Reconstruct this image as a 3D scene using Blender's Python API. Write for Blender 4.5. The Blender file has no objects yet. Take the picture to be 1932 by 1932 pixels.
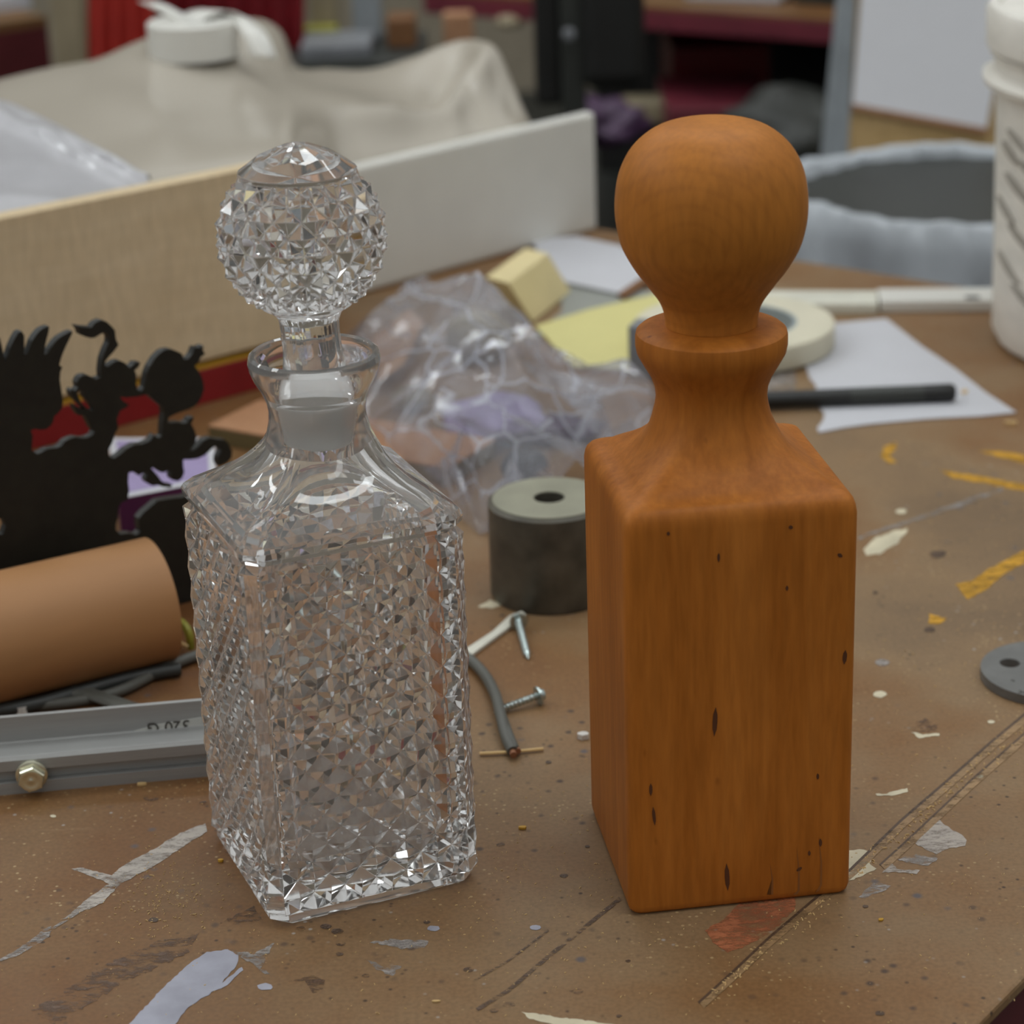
import bpy, bmesh, math, random
import numpy as np
from mathutils import Vector, Matrix, noise
from mathutils.geometry import tessellate_polygon, delaunay_2d_cdt
R = random.Random(7)
PI = math.pi
SC = bpy.context.scene
COL = SC.collection

# ------------------------------------------------------------------ camera model
F, PITCH, ROLL, H = 4375.18, .37493, -.03485, .48783
CP, SP = math.cos(PITCH), math.sin(PITCH)
def ray(px, py):
    X, Y = px-966, py-966
    c, s = math.cos(ROLL), math.sin(ROLL)
    a = c*X+s*Y; u = -(-s*X+c*Y)/F
    return Vector((a/F, CP+SP*u, -SP+CP*u))
def at(px, py, z=0.0):                       # the point of height z seen at a pixel
    d = ray(px, py); t = (z-H)/d.z
    return Vector((0, 0, H))+d*t
def aty(px, py, y):                          # the point at distance y seen at a pixel
    d = ray(px, py); return Vector((0, 0, H))+d*(y/d.y)
def onp(px, py, P, n):                       # the point of a standing plane seen at a pixel
    d = ray(px, py); o = Vector((0, 0, H)); return o+d*((P-o).dot(n)/d.dot(n))

# ------------------------------------------------------------------ materials
def srgb(r, g, b):
    f = lambda c: (c/255/12.92) if c/255 <= .04045 else ((c/255+.055)/1.055)**2.4
    return (f(r), f(g), f(b), 1)
def newmat(name):
    m = bpy.data.materials.new(name); m.use_nodes = True
    nt = m.node_tree; nt.nodes.clear()
    out = nt.nodes.new('ShaderNodeOutputMaterial')
    return m, nt, out
def node(nt, kind, **kw):
    n = nt.nodes.new(kind)
    for k, v in kw.items():
        if k.startswith('_'): setattr(n, k[1:], v)
        else: n.inputs[k.replace('__', ' ')].default_value = v
    return n
def tex(nt, kind='ShaderNodeTexNoise', scale=(1, 1, 1), rot=(0, 0, 0), loc=(0, 0, 0), **kw):
    co = nt.nodes.new('ShaderNodeTexCoord'); mp = nt.nodes.new('ShaderNodeMapping')
    mp.inputs['Scale'].default_value = scale; mp.inputs['Rotation'].default_value = rot; mp.inputs['Location'].default_value = loc
    nt.links.new(co.outputs['Object'], mp.inputs['Vector'])
    t = node(nt, kind, **kw); nt.links.new(mp.outputs[0], t.inputs['Vector'])
    return t
def ramp(nt, src, stops):
    r = nt.nodes.new('ShaderNodeValToRGB')
    el = r.color_ramp.elements
    while len(el) < len(stops): el.new(.5)
    for e, (p, c) in zip(el, stops): e.position = p; e.color = c if len(c) == 4 else (*c, 1)
    nt.links.new(src, r.inputs[0]); return r
def mix(nt, f, a, b, mode='MIX'):
    m = nt.nodes.new('ShaderNodeMix'); m.data_type = 'RGBA'; m.blend_type = mode
    for s, v in ((m.inputs[0], f), (m.inputs[6], a), (m.inputs[7], b)):
        if hasattr(v, 'is_linked') or hasattr(v, 'links'): nt.links.new(v, s)
        else: s.default_value = v
    return m.outputs[2]
def princ(nt, out, col, rough=.5, metal=0, **kw):
    p = nt.nodes.new('ShaderNodeBsdfPrincipled')
    if hasattr(col, 'links'): nt.links.new(col, p.inputs['Base Color'])
    else: p.inputs['Base Color'].default_value = col
    p.inputs['Roughness'].default_value = rough; p.inputs['Metallic'].default_value = metal
    for k, v in kw.items(): p.inputs[k.replace('__', ' ')].default_value = v
    nt.links.new(p.outputs[0], out.inputs[0]); return p
def bump(nt, p, src, strength=.3, dist=.001):
    b = nt.nodes.new('ShaderNodeBump'); b.inputs['Strength'].default_value = strength
    b.inputs['Distance'].default_value = dist
    nt.links.new(src, b.inputs['Height']); nt.links.new(b.outputs[0], p.inputs['Normal'])
def plain(name, rgb, rough=.55, metal=0, var=.12, scale=30, bmp=0, stretch=(1, 1, 1), **kw):
    m, nt, out = newmat(name); c = srgb(*rgb)
    t = tex(nt, scale=stretch, Scale=scale, Detail=5)
    lo = tuple(x*(1-var) for x in c[:3]); hi = tuple(min(1, x*(1+var)) for x in c[:3])
    r = ramp(nt, t.outputs[0], [(.3, lo), (.7, hi)])
    p = princ(nt, out, r.outputs[0], rough, metal, **kw)
    if bmp: bump(nt, p, t.outputs[0], bmp)
    return m

ZX = 1.3
def mat_bench():
    m, nt, out = newmat('hardboard_bench_top')
    big = tex(nt, Scale=4.5, Detail=6, Roughness=.6)
    base = ramp(nt, big.outputs[0], [(.3, srgb(112, 76, 46)), (.43, srgb(128, 94, 60)), (.55, srgb(136, 110, 80)), (.68, srgb(118, 96, 72))])
    zone = tex(nt, Scale=1.6, Detail=4, Roughness=.6, loc=(.3, .2, 0))
    sep = nt.nodes.new('ShaderNodeSeparateXYZ'); nt.links.new(zone.inputs['Vector'].links[0].from_socket, sep.inputs[0])
    za = node(nt, 'ShaderNodeMath', _operation='MULTIPLY_ADD'); nt.links.new(sep.outputs[0], za.inputs[0]); za.inputs[1].default_value = -1.6
    za.inputs[2].default_value = ZX; zb = node(nt, 'ShaderNodeMath', _operation='ADD'); nt.links.new(za.outputs[0], zb.inputs[0]); nt.links.new(zone.outputs[0], zb.inputs[1])
    zr = ramp(nt, zb.outputs[0], [(.3, (0,)*3), (.8, (1,)*3)])
    deeper = mix(nt, 1.0, base.outputs[0], (.76, .62, .46, 1), 'MULTIPLY')        # the left of the board is multiplied to a deeper brown
    basec = mix(nt, zr.outputs[0], base.outputs[0], deeper)
    st = tex(nt, Scale=7, Detail=9, Roughness=.7)
    sf = ramp(nt, st.outputs[0], [(.58, (0, 0, 0)), (.75, (.55, .55, .55))])
    c = mix(nt, sf.outputs[0], basec, srgb(98, 72, 62))
    wv = tex(nt, scale=(1, 14, 1), rot=(0, 0, .9), Scale=9, Detail=8, Roughness=.75)
    wf = ramp(nt, wv.outputs[0], [(.63, (0, 0, 0)), (.74, (.55, .55, .55))])
    c = mix(nt, wf.outputs[0], c, srgb(158, 134, 104))
    wv2 = tex(nt, scale=(1, 22, 1), rot=(0, 0, -.5), Scale=7, Detail=8, Roughness=.8)
    wf2 = ramp(nt, wv2.outputs[0], [(.66, (0, 0, 0)), (.73, (.6, .6, .6))])
    c = mix(nt, wf2.outputs[0], c, srgb(112, 96, 88))
    fine = tex(nt, Scale=520, Detail=3)
    ff = ramp(nt, fine.outputs[0], [(.35, (.88, .88, .88)), (.62, (1.05, 1.05, 1.05))])
    c = mix(nt, 1.0, c, ff.outputs[0], 'MULTIPLY')
    for sc, th, col in ((95, .13, srgb(72, 58, 50)), (60, .1, srgb(88, 84, 88)), (170, .12, srgb(55, 42, 34)), (240, .13, srgb(176, 152, 112)), (120, .08, srgb(168, 166, 160))):
        v = tex(nt, 'ShaderNodeTexVoronoi', rot=(0, 0, sc), Scale=sc)
        g = tex(nt, Scale=11, Detail=2, rot=(sc, 0, 0)) if False else tex(nt, Scale=6+sc*.05, Detail=3, rot=(0, 0, sc*1.7))
        a = ramp(nt, v.outputs['Distance'], [(th*.7, (1, 1, 1)), (th*1.6, (0, 0, 0))])
        b = ramp(nt, g.outputs[0], [(.5, (0, 0, 0)), (.62, (.9, .9, .9))])
        c = mix(nt, mix(nt, 1.0, a.outputs[0], b.outputs[0], 'MULTIPLY'), c, col)
    p = princ(nt, out, c, .5, **{'Specular IOR Level': .3})
    rr = ramp(nt, st.outputs[0], [(.3, (.36,)*3), (.7, (.56,)*3)]); nt.links.new(rr.outputs[0], p.inputs['Roughness'])
    bump(nt, p, fine.outputs[0], .05, .0003)
    return m
def mat_wood(name, a, b, c, stretch=(9, 9, .8), scale=9, rough=.5, fleck=True, rings=False):
    m, nt, out = newmat(name)
    t = tex(nt, scale=stretch, Scale=scale, Detail=7, Roughness=.62, Distortion=.4)
    r = ramp(nt, t.outputs[0], [(.25, srgb(*a)), (.5, srgb(*b)), (.75, srgb(*c))])
    col = r.outputs[0]
    if rings:
        w = tex(nt, 'ShaderNodeTexWave', rot=(.06, .0, 0), loc=(.012, 0, -.262), Scale=50, Distortion=1.4, Detail=2); w.wave_type = 'RINGS'; w.rings_direction = 'Y'
        wr = ramp(nt, w.outputs[0], [(.0, (.86, .84, .82)), (.35, (1.03, 1.03, 1.03))])
        col = mix(nt, .38, col, wr.outputs[0], 'MULTIPLY')
    f = tex(nt, scale=(1, 1, .12), Scale=420, Detail=3)
    fr = ramp(nt, f.outputs[0], [(.35, (.9,)*3), (.65, (1.05,)*3)])
    col = mix(nt, 1.0, col, fr.outputs[0], 'MULTIPLY')
    if fleck:
        v = tex(nt, 'ShaderNodeTexVoronoi', scale=(1, 1, .42), Scale=105)
        g = tex(nt, Scale=34, Detail=2)
        a_ = ramp(nt, v.outputs['Distance'], [(.06, (1,)*3), (.15, (0,)*3)])
        b_ = ramp(nt, g.outputs[0], [(.6, (0,)*3), (.66, (.8,)*3)])
        col = mix(nt, mix(nt, 1.0, a_.outputs[0], b_.outputs[0], 'MULTIPLY'), col, srgb(70, 30, 10))
    p = princ(nt, out, col, rough, **{'Specular IOR Level': .2}); bump(nt, p, f.outputs[0], .06, .0004)
    return m
def mat_glass(name, rough=0.0, tint=(1, 1, 1, 1), haze=.07):
    m, nt, out = newmat(name)
    g = node(nt, 'ShaderNodeBsdfGlass', Color=tint, Roughness=rough, IOR=1.52)
    d = node(nt, 'ShaderNodeBsdfDiffuse', Color=(.9, .9, .88, 1)); x = node(nt, 'ShaderNodeMixShader', Fac=haze)  # white diffuse haze mixed in to lift the brightness of the clear glass
    nt.links.new(g.outputs[0], x.inputs[1]); nt.links.new(d.outputs[0], x.inputs[2]); nt.links.new(x.outputs[0], out.inputs[0]); return m
def mat_frost():
    m, nt, out = newmat('ground_glass')
    g = node(nt, 'ShaderNodeBsdfGlass', Color=(.97, .97, .95, 1), Roughness=.45, IOR=1.45)
    d = node(nt, 'ShaderNodeBsdfDiffuse', Color=(.93, .93, .90, 1))
    x = node(nt, 'ShaderNodeMixShader', Fac=.55)
    nt.links.new(g.outputs[0], x.inputs[1]); nt.links.new(d.outputs[0], x.inputs[2]); nt.links.new(x.outputs[0], out.inputs[0]); return m
def mat_film(name, rgb, clear=.6, gloss=.25, rough=.15, crease_glint=24):
    m, nt, out = newmat(name); c = srgb(*rgb)
    tr = node(nt, 'ShaderNodeBsdfTransparent', Color=(.96, .96, .97, 1))
    d = node(nt, 'ShaderNodeBsdfDiffuse', Color=c); tl = node(nt, 'ShaderNodeBsdfTranslucent', Color=c)
    gl = node(nt, 'ShaderNodeBsdfGlossy', Color=(1, 1, 1, 1), Roughness=rough)
    a = node(nt, 'ShaderNodeMixShader', Fac=.3 if clear > .5 else .12); b = nt.nodes.new('ShaderNodeMixShader'); e = nt.nodes.new('ShaderNodeMixShader')
    lk = nt.links.new
    lk(d.outputs[0], a.inputs[1]); lk(tl.outputs[0], a.inputs[2])
    n = tex(nt, Scale=28, Detail=6, Roughness=.7)
    r = ramp(nt, n.outputs[0], [(.35, (clear+.12,)*3), (.7, (max(0, clear-.22),)*3)])
    vo = tex(nt, 'ShaderNodeTexVoronoi', scale=(1, .6, 1.6), rot=(.3, .2, .6), Scale=crease_glint, Randomness=1); vo.feature = 'DISTANCE_TO_EDGE'
    wp = tex(nt, Scale=14, Detail=3); vadd = nt.nodes.new('ShaderNodeMix'); vadd.data_type = 'VECTOR'; vadd.inputs[0].default_value = .035
    lk(vo.inputs['Vector'].links[0].from_socket, vadd.inputs[4]); lk(wp.outputs['Color'], vadd.inputs[5]); lk(vadd.outputs[1], vo.inputs['Vector'])
    vr = ramp(nt, vo.outputs['Distance'], [(.0, (.2,)*3), (.03, (1,)*3)])  # whiter crease lines, painting bright highlight streaks into the film
    rm = node(nt, 'ShaderNodeMath', _operation='MULTIPLY'); lk(r.outputs[0], rm.inputs[0]); lk(vr.outputs[0], rm.inputs[1])
    lk(rm.outputs[0], b.inputs[0]); lk(a.outputs[0], b.inputs[1]); lk(tr.outputs[0], b.inputs[2])
    fr = node(nt, 'ShaderNodeLayerWeight', Blend=.5); pw = node(nt, 'ShaderNodeMath', _operation='POWER'); pw.inputs[1].default_value = 4
    ml = node(nt, 'ShaderNodeMath', _operation='MULTIPLY_ADD'); ml.inputs[1].default_value = gloss; ml.inputs[2].default_value = .05
    lk(fr.outputs['Facing'], pw.inputs[0]); lk(pw.outputs[0], ml.inputs[0]); lk(ml.outputs[0], e.inputs[0]); lk(b.outputs[0], e.inputs[1]); lk(gl.outputs[0], e.inputs[2])
    lk(e.outputs[0], out.inputs[0]); return m
def mat_paint(name, rgb, cover=.42):
    m, nt, out = newmat(name)
    n = tex(nt, scale=(1, 2.6, 1), rot=(0, 0, -.7), Scale=85, Detail=9, Roughness=.8)
    r = ramp(nt, n.outputs[0], [(cover-.09, (0,)*3), (cover+.07, (1,)*3)])
    n2 = tex(nt, Scale=60, Detail=4)
    c = srgb(*rgb); cr = ramp(nt, n2.outputs[0], [(.3, tuple(x*.8 for x in c[:3])), (.7, tuple(min(1, x*1.1) for x in c[:3]))])
    p = nt.nodes.new('ShaderNodeBsdfPrincipled'); nt.links.new(cr.outputs[0], p.inputs['Base Color']); p.inputs['Roughness'].default_value = .5
    tr = nt.nodes.new('ShaderNodeBsdfTransparent'); x = nt.nodes.new('ShaderNodeMixShader')
    nt.links.new(r.outputs[0], x.inputs[0]); nt.links.new(tr.outputs[0], x.inputs[1]); nt.links.new(p.outputs[0], x.inputs[2])
    nt.links.new(x.outputs[0], out.inputs[0]); return m
def mat_emit(name, col, s):
    m, nt, out = newmat(name)
    e = node(nt, 'ShaderNodeEmission', Color=col, Strength=s); nt.links.new(e.outputs[0], out.inputs[0]); return m

M = dict(
    bench=mat_bench(), glass=mat_glass('clear_cut_glass'), glassin=mat_glass('inner_glass_wall', .02, haze=.02), frost=mat_frost(),
    cherry=mat_wood('cherry_wood', (152, 86, 24), (173, 103, 36), (188, 116, 46)),
    cherry_knob=mat_wood('cherry_wood_turned', (170, 104, 38), (180, 113, 44), (188, 121, 52), stretch=(1, 1, 1), scale=14, rings=True, fleck=False),
    fleckd=plain('dark_gum_fleck', (84, 46, 20)), groove=plain('dark_grain_line', (132, 80, 32)),
    maroon=plain('maroon_painted_edge', (86, 30, 34), .45), redpaint=plain('red_painted_wood', (132, 24, 28), .4),
    bgred=plain('crimson_bench_edge', (104, 36, 48), .5, var=.3, scale=12), ply=mat_wood('pale_plywood', (204, 182, 146), (210, 189, 154), (218, 198, 164), stretch=(1.2, 1.2, 9), scale=9, fleck=False),
    ply2=mat_wood('tan_plywood', (178, 148, 100), (188, 158, 110), (198, 168, 122), stretch=(1.2, 1.2, 6), scale=9, fleck=False), yellowp=plain('yellow_paint', (190, 145, 40)), cream=plain('cream_plastic', (176, 168, 155), .2, var=.03, scale=3),
    white=plain('white_plastic', (216, 214, 207), .35, var=.03), paper2=plain('bright_white_sheet', (232, 232, 236), .7, var=.01), paper=plain('white_paper', (192, 192, 197), .7, var=.02),
    black=plain('black_painted_board', (20, 20, 14), .5, var=.4, scale=140), kraft=plain('kraft_cardboard', (164, 118, 74), .6, var=.06, scale=14, stretch=(1, 1, 6)),
    kraftin=plain('cardboard_core_edge', (176, 136, 96), .8), cord=plain('black_rubber_cord', (50, 52, 50), .5), cordg=plain('grey_twin_cord', (86, 86, 80), .55),
    copper=plain('bare_copper', (140, 92, 62), .6, .1), alu=plain('brushed_aluminium', (158, 158, 156), .42, .35, var=.05, stretch=(1, 1, 30)),
    zinc=plain('zinc_plated_steel', (178, 190, 188), .28, .9), brass=plain('yellow_zinc_bolt', (222, 220, 196), .25, .9),
    lead=plain('grey_lead_casting', (88, 84, 74), .5, .35, var=.35, scale=60, bmp=.4), leadtop=plain('cut_lead_face', (150, 148, 130), .45, .3, var=.15, scale=40),
    disc=plain('grey_iron_disc', (112, 112, 110), .45, .3, var=.12, scale=90), dark=plain('near_black_rubber', (22, 22, 20), .5),
    foam=plain('cream_foam', (214, 198, 150), .8, var=.05), yel=plain('yellow_paper', (206, 198, 134), .7, var=.02),
    greyp=plain('grey_card', (142, 144, 138), .6, var=.04), greyb=plain('grey_plastic_box', (120, 122, 126), .4), tape=plain('cream_masking_tape', (206, 200, 178), .6, var=.04),
    tapein=plain('blue_grey_core', (150, 160, 162), .6), lilac=plain('lilac_print', (150, 136, 176), .5, var=.08), purple=plain('deep_purple_card', (74, 22, 66), .45),
    peach=mat_wood('peach_softwood', (164, 120, 88), (174, 130, 98), (182, 140, 108), stretch=(2, 2, 2), scale=10, fleck=False),
    olive=plain('olive_side', (104, 92, 60)), bag=mat_film('clear_plastic_bag', (192, 195, 206), .74, .5, .12, 19),
    film=mat_film('milky_plastic_film', (194, 193, 197), .0, .5, .08, 2), binbag=mat_film('grey_bin_liner', (196, 202, 208), .0, .4, .2, 9),
    bucket=plain('plaster_smeared_white_bucket', (228, 224, 215), .45, var=.08, scale=26, bmp=.5, stretch=(1, 1, 3)), bucketmark=plain('grey_plaster_smear', (160, 154, 144), .6),
    sticker=plain('silver_sticker', (196, 196, 190), .5, 0), faint=plain('worn_stamp', (92, 90, 86), .5), ink=plain('dark_ink', (70, 66, 60)), beige=plain('beige_metal', (150, 138, 112), .5),
    darkgrey=plain('dark_grey_plastic', (44, 46, 42), .5), darkred=plain('dark_red_metal', (110, 16, 24), .4), redcloth=plain('red_cloth', (168, 40, 28), .8, var=.25, scale=8),
    brownbox=plain('brown_box', (112, 74, 40), .7), bluegrey=plain('blue_grey_box', (140, 146, 150), .6), shaving=plain('pale_wood_shaving', (208, 176, 122), .7),
    leaf=plain('yellow_green_plastic', (140, 136, 40), .6), floor=plain('dark_shop_floor', (52, 54, 50), .6, var=.3, scale=4), wall=plain('shop_wall_paint', (150, 140, 122), .8),
    stick=plain('white_strip', (208, 206, 192), .5), purplebag=plain('purple_fabric', (70, 46, 74), .5, var=.4, scale=20), chipw=plain('white_chip', (206, 202, 196), .7),
    seamd=mat_paint('dark_saw_cut', (82, 62, 46), .4), seaml=mat_paint('bare_hardboard_edge', (150, 120, 84), .45),
    p_grey=mat_paint('grey_blue_paint', (158, 158, 170), .3), p_white=mat_paint('chalky_white_paint', (176, 166, 156), .46), p_orange=mat_paint('orange_paint', (170, 104, 70), .5),
    p_yel=mat_paint('yellow_line_paint', (196, 144, 28), .46), p_dark=mat_paint('dark_glue_stain', (104, 84, 70), .54), p_scuff=mat_paint('pale_scuff', (160, 152, 146), .53),
    p_cream=mat_paint('cream_paint', (206, 196, 168), .34), p_umber=mat_paint('umber_stain', (112, 86, 68), .56),
)

# ------------------------------------------------------------------ mesh helpers
def wloc(o):
    v = Vector((0, 0, 0))
    while o: v += o.location; o = o.parent
    return v
def finish(name, V, Fc, mat, parent=None, smooth=False, origin=None, uniq=True):
    V = [Vector(p) for p in V]
    if parent is not None: base = wloc(parent)
    elif origin is not None: base = Vector(origin)
    else:
        xs = [p.x for p in V]; ys = [p.y for p in V]
        base = Vector(((min(xs)+max(xs))/2, (min(ys)+max(ys))/2, min(p.z for p in V)))
    me = bpy.data.meshes.new(name)
    me.from_pydata([p-base for p in V], [], Fc)
    for m in (mat if isinstance(mat, (list, tuple)) else [mat]): me.materials.append(m)
    bm = bmesh.new(); bm.from_mesh(me); bmesh.ops.recalc_face_normals(bm, faces=bm.faces); bm.to_mesh(me); bm.free()
    if smooth: me.shade_smooth()
    o = bpy.data.objects.new(name, me); COL.objects.link(o)
    if parent is not None: o.parent = parent
    else: o.location = base
    return o
def frombm(name, bm, mat, parent=None, smooth=False):
    bm.verts.ensure_lookup_table(); V = [v.co.copy() for v in bm.verts]; Fc = [[v.index for v in f.verts] for f in bm.faces]
    bm.verts.index_update(); Fc = [[v.index for v in f.verts] for f in bm.faces]; bm.free()
    return finish(name, V, Fc, mat, parent, smooth)
def thing(name, label, cat, loc, group=None):
    o = bpy.data.objects.new(name, None); COL.objects.link(o); o.location = loc; o.empty_display_size = .02
    return tag(o, label, cat, group)
def tag(o, label, cat, group=None, kind=None):
    o['label'] = label; o['category'] = cat
    if group: o['group'] = group
    if kind: o['kind'] = kind
    return o
def struct(o): o['kind'] = 'structure'; return o
def hexa(name, C, mat, parent=None, bev=0, seg=2, smooth=False):   # eight corners: four below, four above
    bm = bmesh.new(); v = [bm.verts.new(c) for c in C]
    for f in ((0, 1, 2, 3), (4, 5, 6, 7), (0, 1, 5, 4), (1, 2, 6, 5), (2, 3, 7, 6), (3, 0, 4, 7)): bm.faces.new([v[i] for i in f])
    bmesh.ops.recalc_face_normals(bm, faces=bm.faces)
    if bev: bmesh.ops.bevel(bm, geom=list(bm.edges), offset=bev, segments=seg, affect='EDGES', profile=.5)
    o = frombm(name, bm, mat, parent, smooth); return o
def slab(name, A, B, depth, z0, z1, mat, parent=None, bev=0, seg=2):     # box on the near line A-B, running back by depth
    A, B = Vector(A), Vector(B); A.z = B.z = 0
    e = (B-A).normalized(); n = Vector((-e.y, e.x, 0))*depth
    q = [A, B, B+n, A+n]
    return hexa(name, [p+Vector((0, 0, z0)) for p in q]+[p+Vector((0, 0, z1)) for p in q], mat, parent, bev, seg)
def lathe(name, prof, C, mat, parent=None, n=64, smooth=True, warp=None, axis=None, closed=True):
    V = []; Fc = []
    C = Vector(C); Mx = axis or Matrix.Identity(3)
    for r, z in prof:
        for k in range(n):
            a = 2*PI*k/n; rr = r; zz = z
            if warp: rr, zz = warp(r, z, a)
            V.append(C+Mx@Vector((rr*math.cos(a), rr*math.sin(a), zz)))
    for i in range(len(prof)-1):
        for k in range(n):
            a, b = i*n+k, i*n+(k+1) % n
            Fc.append((a, b, b+n, a+n))
    if closed:
        Fc.append(tuple(range(n))); Fc.append(tuple((len(prof)-1)*n+k for k in range(n)))
    o = finish(name, V, Fc, mat, parent, False)
    if smooth: autosmooth(o)
    return o
def autosmooth(o, ang=38):
    me = o.data; me.shade_smooth()
    bm = bmesh.new(); bm.from_mesh(me)
    for e in bm.edges:
        if len(e.link_faces) == 2 and e.calc_face_angle(0) > math.radians(ang): e.smooth = False
    bm.to_mesh(me); bm.free()
def ring_lathe(name, prof, C, mat, parent=None, n=64, axis=None):      # closed cross-section swept all round
    V = []; Fc = []; C = Vector(C); Mx = axis or Matrix.Identity(3); m = len(prof)
    for r, z in prof:
        for k in range(n):
            a = 2*PI*k/n; V.append(C+Mx@Vector((r*math.cos(a), r*math.sin(a), z)))
    for i in range(m):
        for k in range(n):
            a, b = i*n+k, i*n+(k+1) % n; c, d = ((i+1) % m)*n+(k+1) % n, ((i+1) % m)*n+k
            Fc.append((a, b, c, d))
    o = finish(name, V, Fc, mat, parent); autosmooth(o); return o
def proj(P):
    x, y, z = P.x, P.y, P.z-H; d = y*CP-z*SP; u = y*SP+z*CP; X = F*x/d; Y = -F*u/d; c, s = math.cos(ROLL), math.sin(ROLL)
    return Vector((966+c*X-s*Y, 966+s*X+c*Y))
def ridge(V, line, amp, wid):                                            # raise a rounded fold along a line of a formed sheet
    L = catmull([Vector((x, y, 0)) for x, y in line], 6); L = [p.to_2d() for p in L]; out = []
    for v in V:
        q = proj(v); best = 1e9; t_ = 0
        for i in range(len(L)-1):
            a, b = L[i], L[i+1]; t = max(0, min(1, (q-a).dot(b-a)/(b-a).length_squared)); dd = (q-a-(b-a)*t).length
            if dd < best: best = dd; t_ = (i+t)/(len(L)-1)
        k = amp*math.exp(-(best/wid)**2)*min(1, 4*t_+.1)*min(1, 4*(1-t_)+.1)
        out.append(v+Vector((0, -.6, .8))*k)
    return out
def catmull(P, k):
    P = [Vector(p) for p in P]; out = []
    for i in range(len(P)-1):
        a, b, c, d = P[max(i-1, 0)], P[i], P[i+1], P[min(i+2, len(P)-1)]
        for j in range(k):
            t = j/k; out.append(.5*((2*b)+(c-a)*t+(2*a-5*b+4*c-d)*t*t+(3*b-a-3*c+d)*t**3))
    out.append(P[-1]); return out
def sweep(name, P, r, mat, parent=None, n=10, k=6, rf=None, lobes=False, caps=True):
    Q = catmull(P, k) if k > 1 else [Vector(p) for p in P]; V = []; Fc = []; up = None
    for i, p in enumerate(Q):
        t = (Q[min(i+1, len(Q)-1)]-Q[max(i-1, 0)]).normalized()
        if up is None: up = Vector((0, 0, 1)) if abs(t.z) < .9 else Vector((1, 0, 0))
        s = t.cross(up).normalized(); u = s.cross(t).normalized(); up = u
        rr = r*(rf(i/(len(Q)-1)) if rf else 1)
        for j in range(n):
            a = 2*PI*j/n; w = 1
            x, y = math.cos(a), math.sin(a)
            if lobes: x *= 1.75; y *= .55+.45*abs(math.cos(a))**.6 if abs(math.cos(a)) > .25 else .55
            V.append(p+s*rr*x+u*rr*y)
    m = len(Q)
    for i in range(m-1):
        for j in range(n):
            a, b = i*n+j, i*n+(j+1) % n; Fc.append((a, b, b+n, a+n))
    if caps: Fc += [tuple(range(n)), tuple((m-1)*n+j for j in range(n))]
    o = finish(name, V, Fc, mat, parent); autosmooth(o, 50); return o
def prism(name, loops, offs, mat, parent=None, origin=None):            # planar outline (with holes) given a thickness
    loops = [[Vector(p) for p in L] for L in loops]; offs = Vector(offs)
    tri = tessellate_polygon(loops); flat = [p for L in loops for p in L]; n = len(flat)
    V = flat+[p+offs for p in flat]; Fc = [tuple(t) for t in tri]+[tuple(i+n for i in reversed(t)) for t in tri]
    b = 0
    for L in loops:
        m = len(L)
        for i in range(m):
            a, c = b+i, b+(i+1) % m; Fc.append((a, c, c+n, a+n))
        b += m
    return finish(name, V, Fc, mat, parent, origin=origin)
def flat(name, pts, mat, z=0.0, th=.0004, parent=None):                # a sheet lying at height z, outlined by pixels
    return prism(name, [[at(x, y, z) for x, y in pts]], (0, 0, th), mat, parent)
def text_mesh(body, size, mat, P, X, Y, name, parent, off=.0002, extr=.0001):
    c = bpy.data.curves.new('lettering', 'FONT'); c.body = body; c.size = size; c.align_x = 'CENTER'; c.align_y = 'CENTER'; c.extrude = extr
    t = bpy.data.objects.new('lettering', c); COL.objects.link(t); bpy.context.view_layer.update()
    me = bpy.data.meshes.new_from_object(t.evaluated_get(bpy.context.evaluated_depsgraph_get()))
    bpy.data.objects.remove(t); bpy.data.curves.remove(c)
    X = Vector(X).normalized(); Y = Vector(Y).normalized(); Z = X.cross(Y); P = Vector(P)+Z*off
    V = [P+X*v.co.x+Y*v.co.y+Z*v.co.z for v in me.vertices]; Fc = [tuple(p.vertices) for p in me.polygons]
    bpy.data.meshes.remove(me); return finish(name, V, Fc, mat, parent)

# ------------------------------------------------------------------ the room
fl = hexa('floor', [(-6, -3, -.95), (6, -3, -.95), (6, 7, -.95), (-6, 7, -.95), (-6, -3, -.9), (6, -3, -.9), (6, 7, -.9), (-6, 7, -.9)], M['floor']); struct(fl)
wb = hexa('wall_back', [(-6, 7, -.95), (6, 7, -.95), (6, 7.1, -.95), (-6, 7.1, -.95), (-6, 7, 2.6), (6, 7, 2.6), (6, 7.1, 2.6), (-6, 7.1, 2.6)], M['wall']); struct(wb)

# ------------------------------------------------------------------ workbench
U = Vector((.62, .785, 0)).normalized(); Vv = Vector((-U.y, U.x, 0))
CF = Vector((.695, 1.388, 0))                                           # far right corner of the bench
bench = thing('workbench', 'brown hardboard topped workbench with maroon edge, carrying both decanters', 'workbench', CF-U*1.2+Vv*.6+Vector((0, 0, -.9)))
def bslab(name, u0, u1, v0, v1, z0, z1, mat, bev=0):
    q = [CF-U*u1+Vv*v0, CF-U*u0+Vv*v0, CF-U*u0+Vv*v1, CF-U*u1+Vv*v1]
    return hexa(name, [p+Vector((0, 0, z0)) for p in q]+[p+Vector((0, 0, z1)) for p in q], mat, bench, bev)
bslab('tabletop', 0, 2.4, 0, 1.22, -.006, 0, M['bench'], .0015)
bslab('edge_band', .006, 2.394, .006, 1.214, -.075, -.0061, M['maroon'], .003)
for u in (.08, 2.24):
    for v in (.08, 1.06): bslab('leg', u, u+.09, v, v+.09, -.9, -.0755, M['maroon'], .004)
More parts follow.
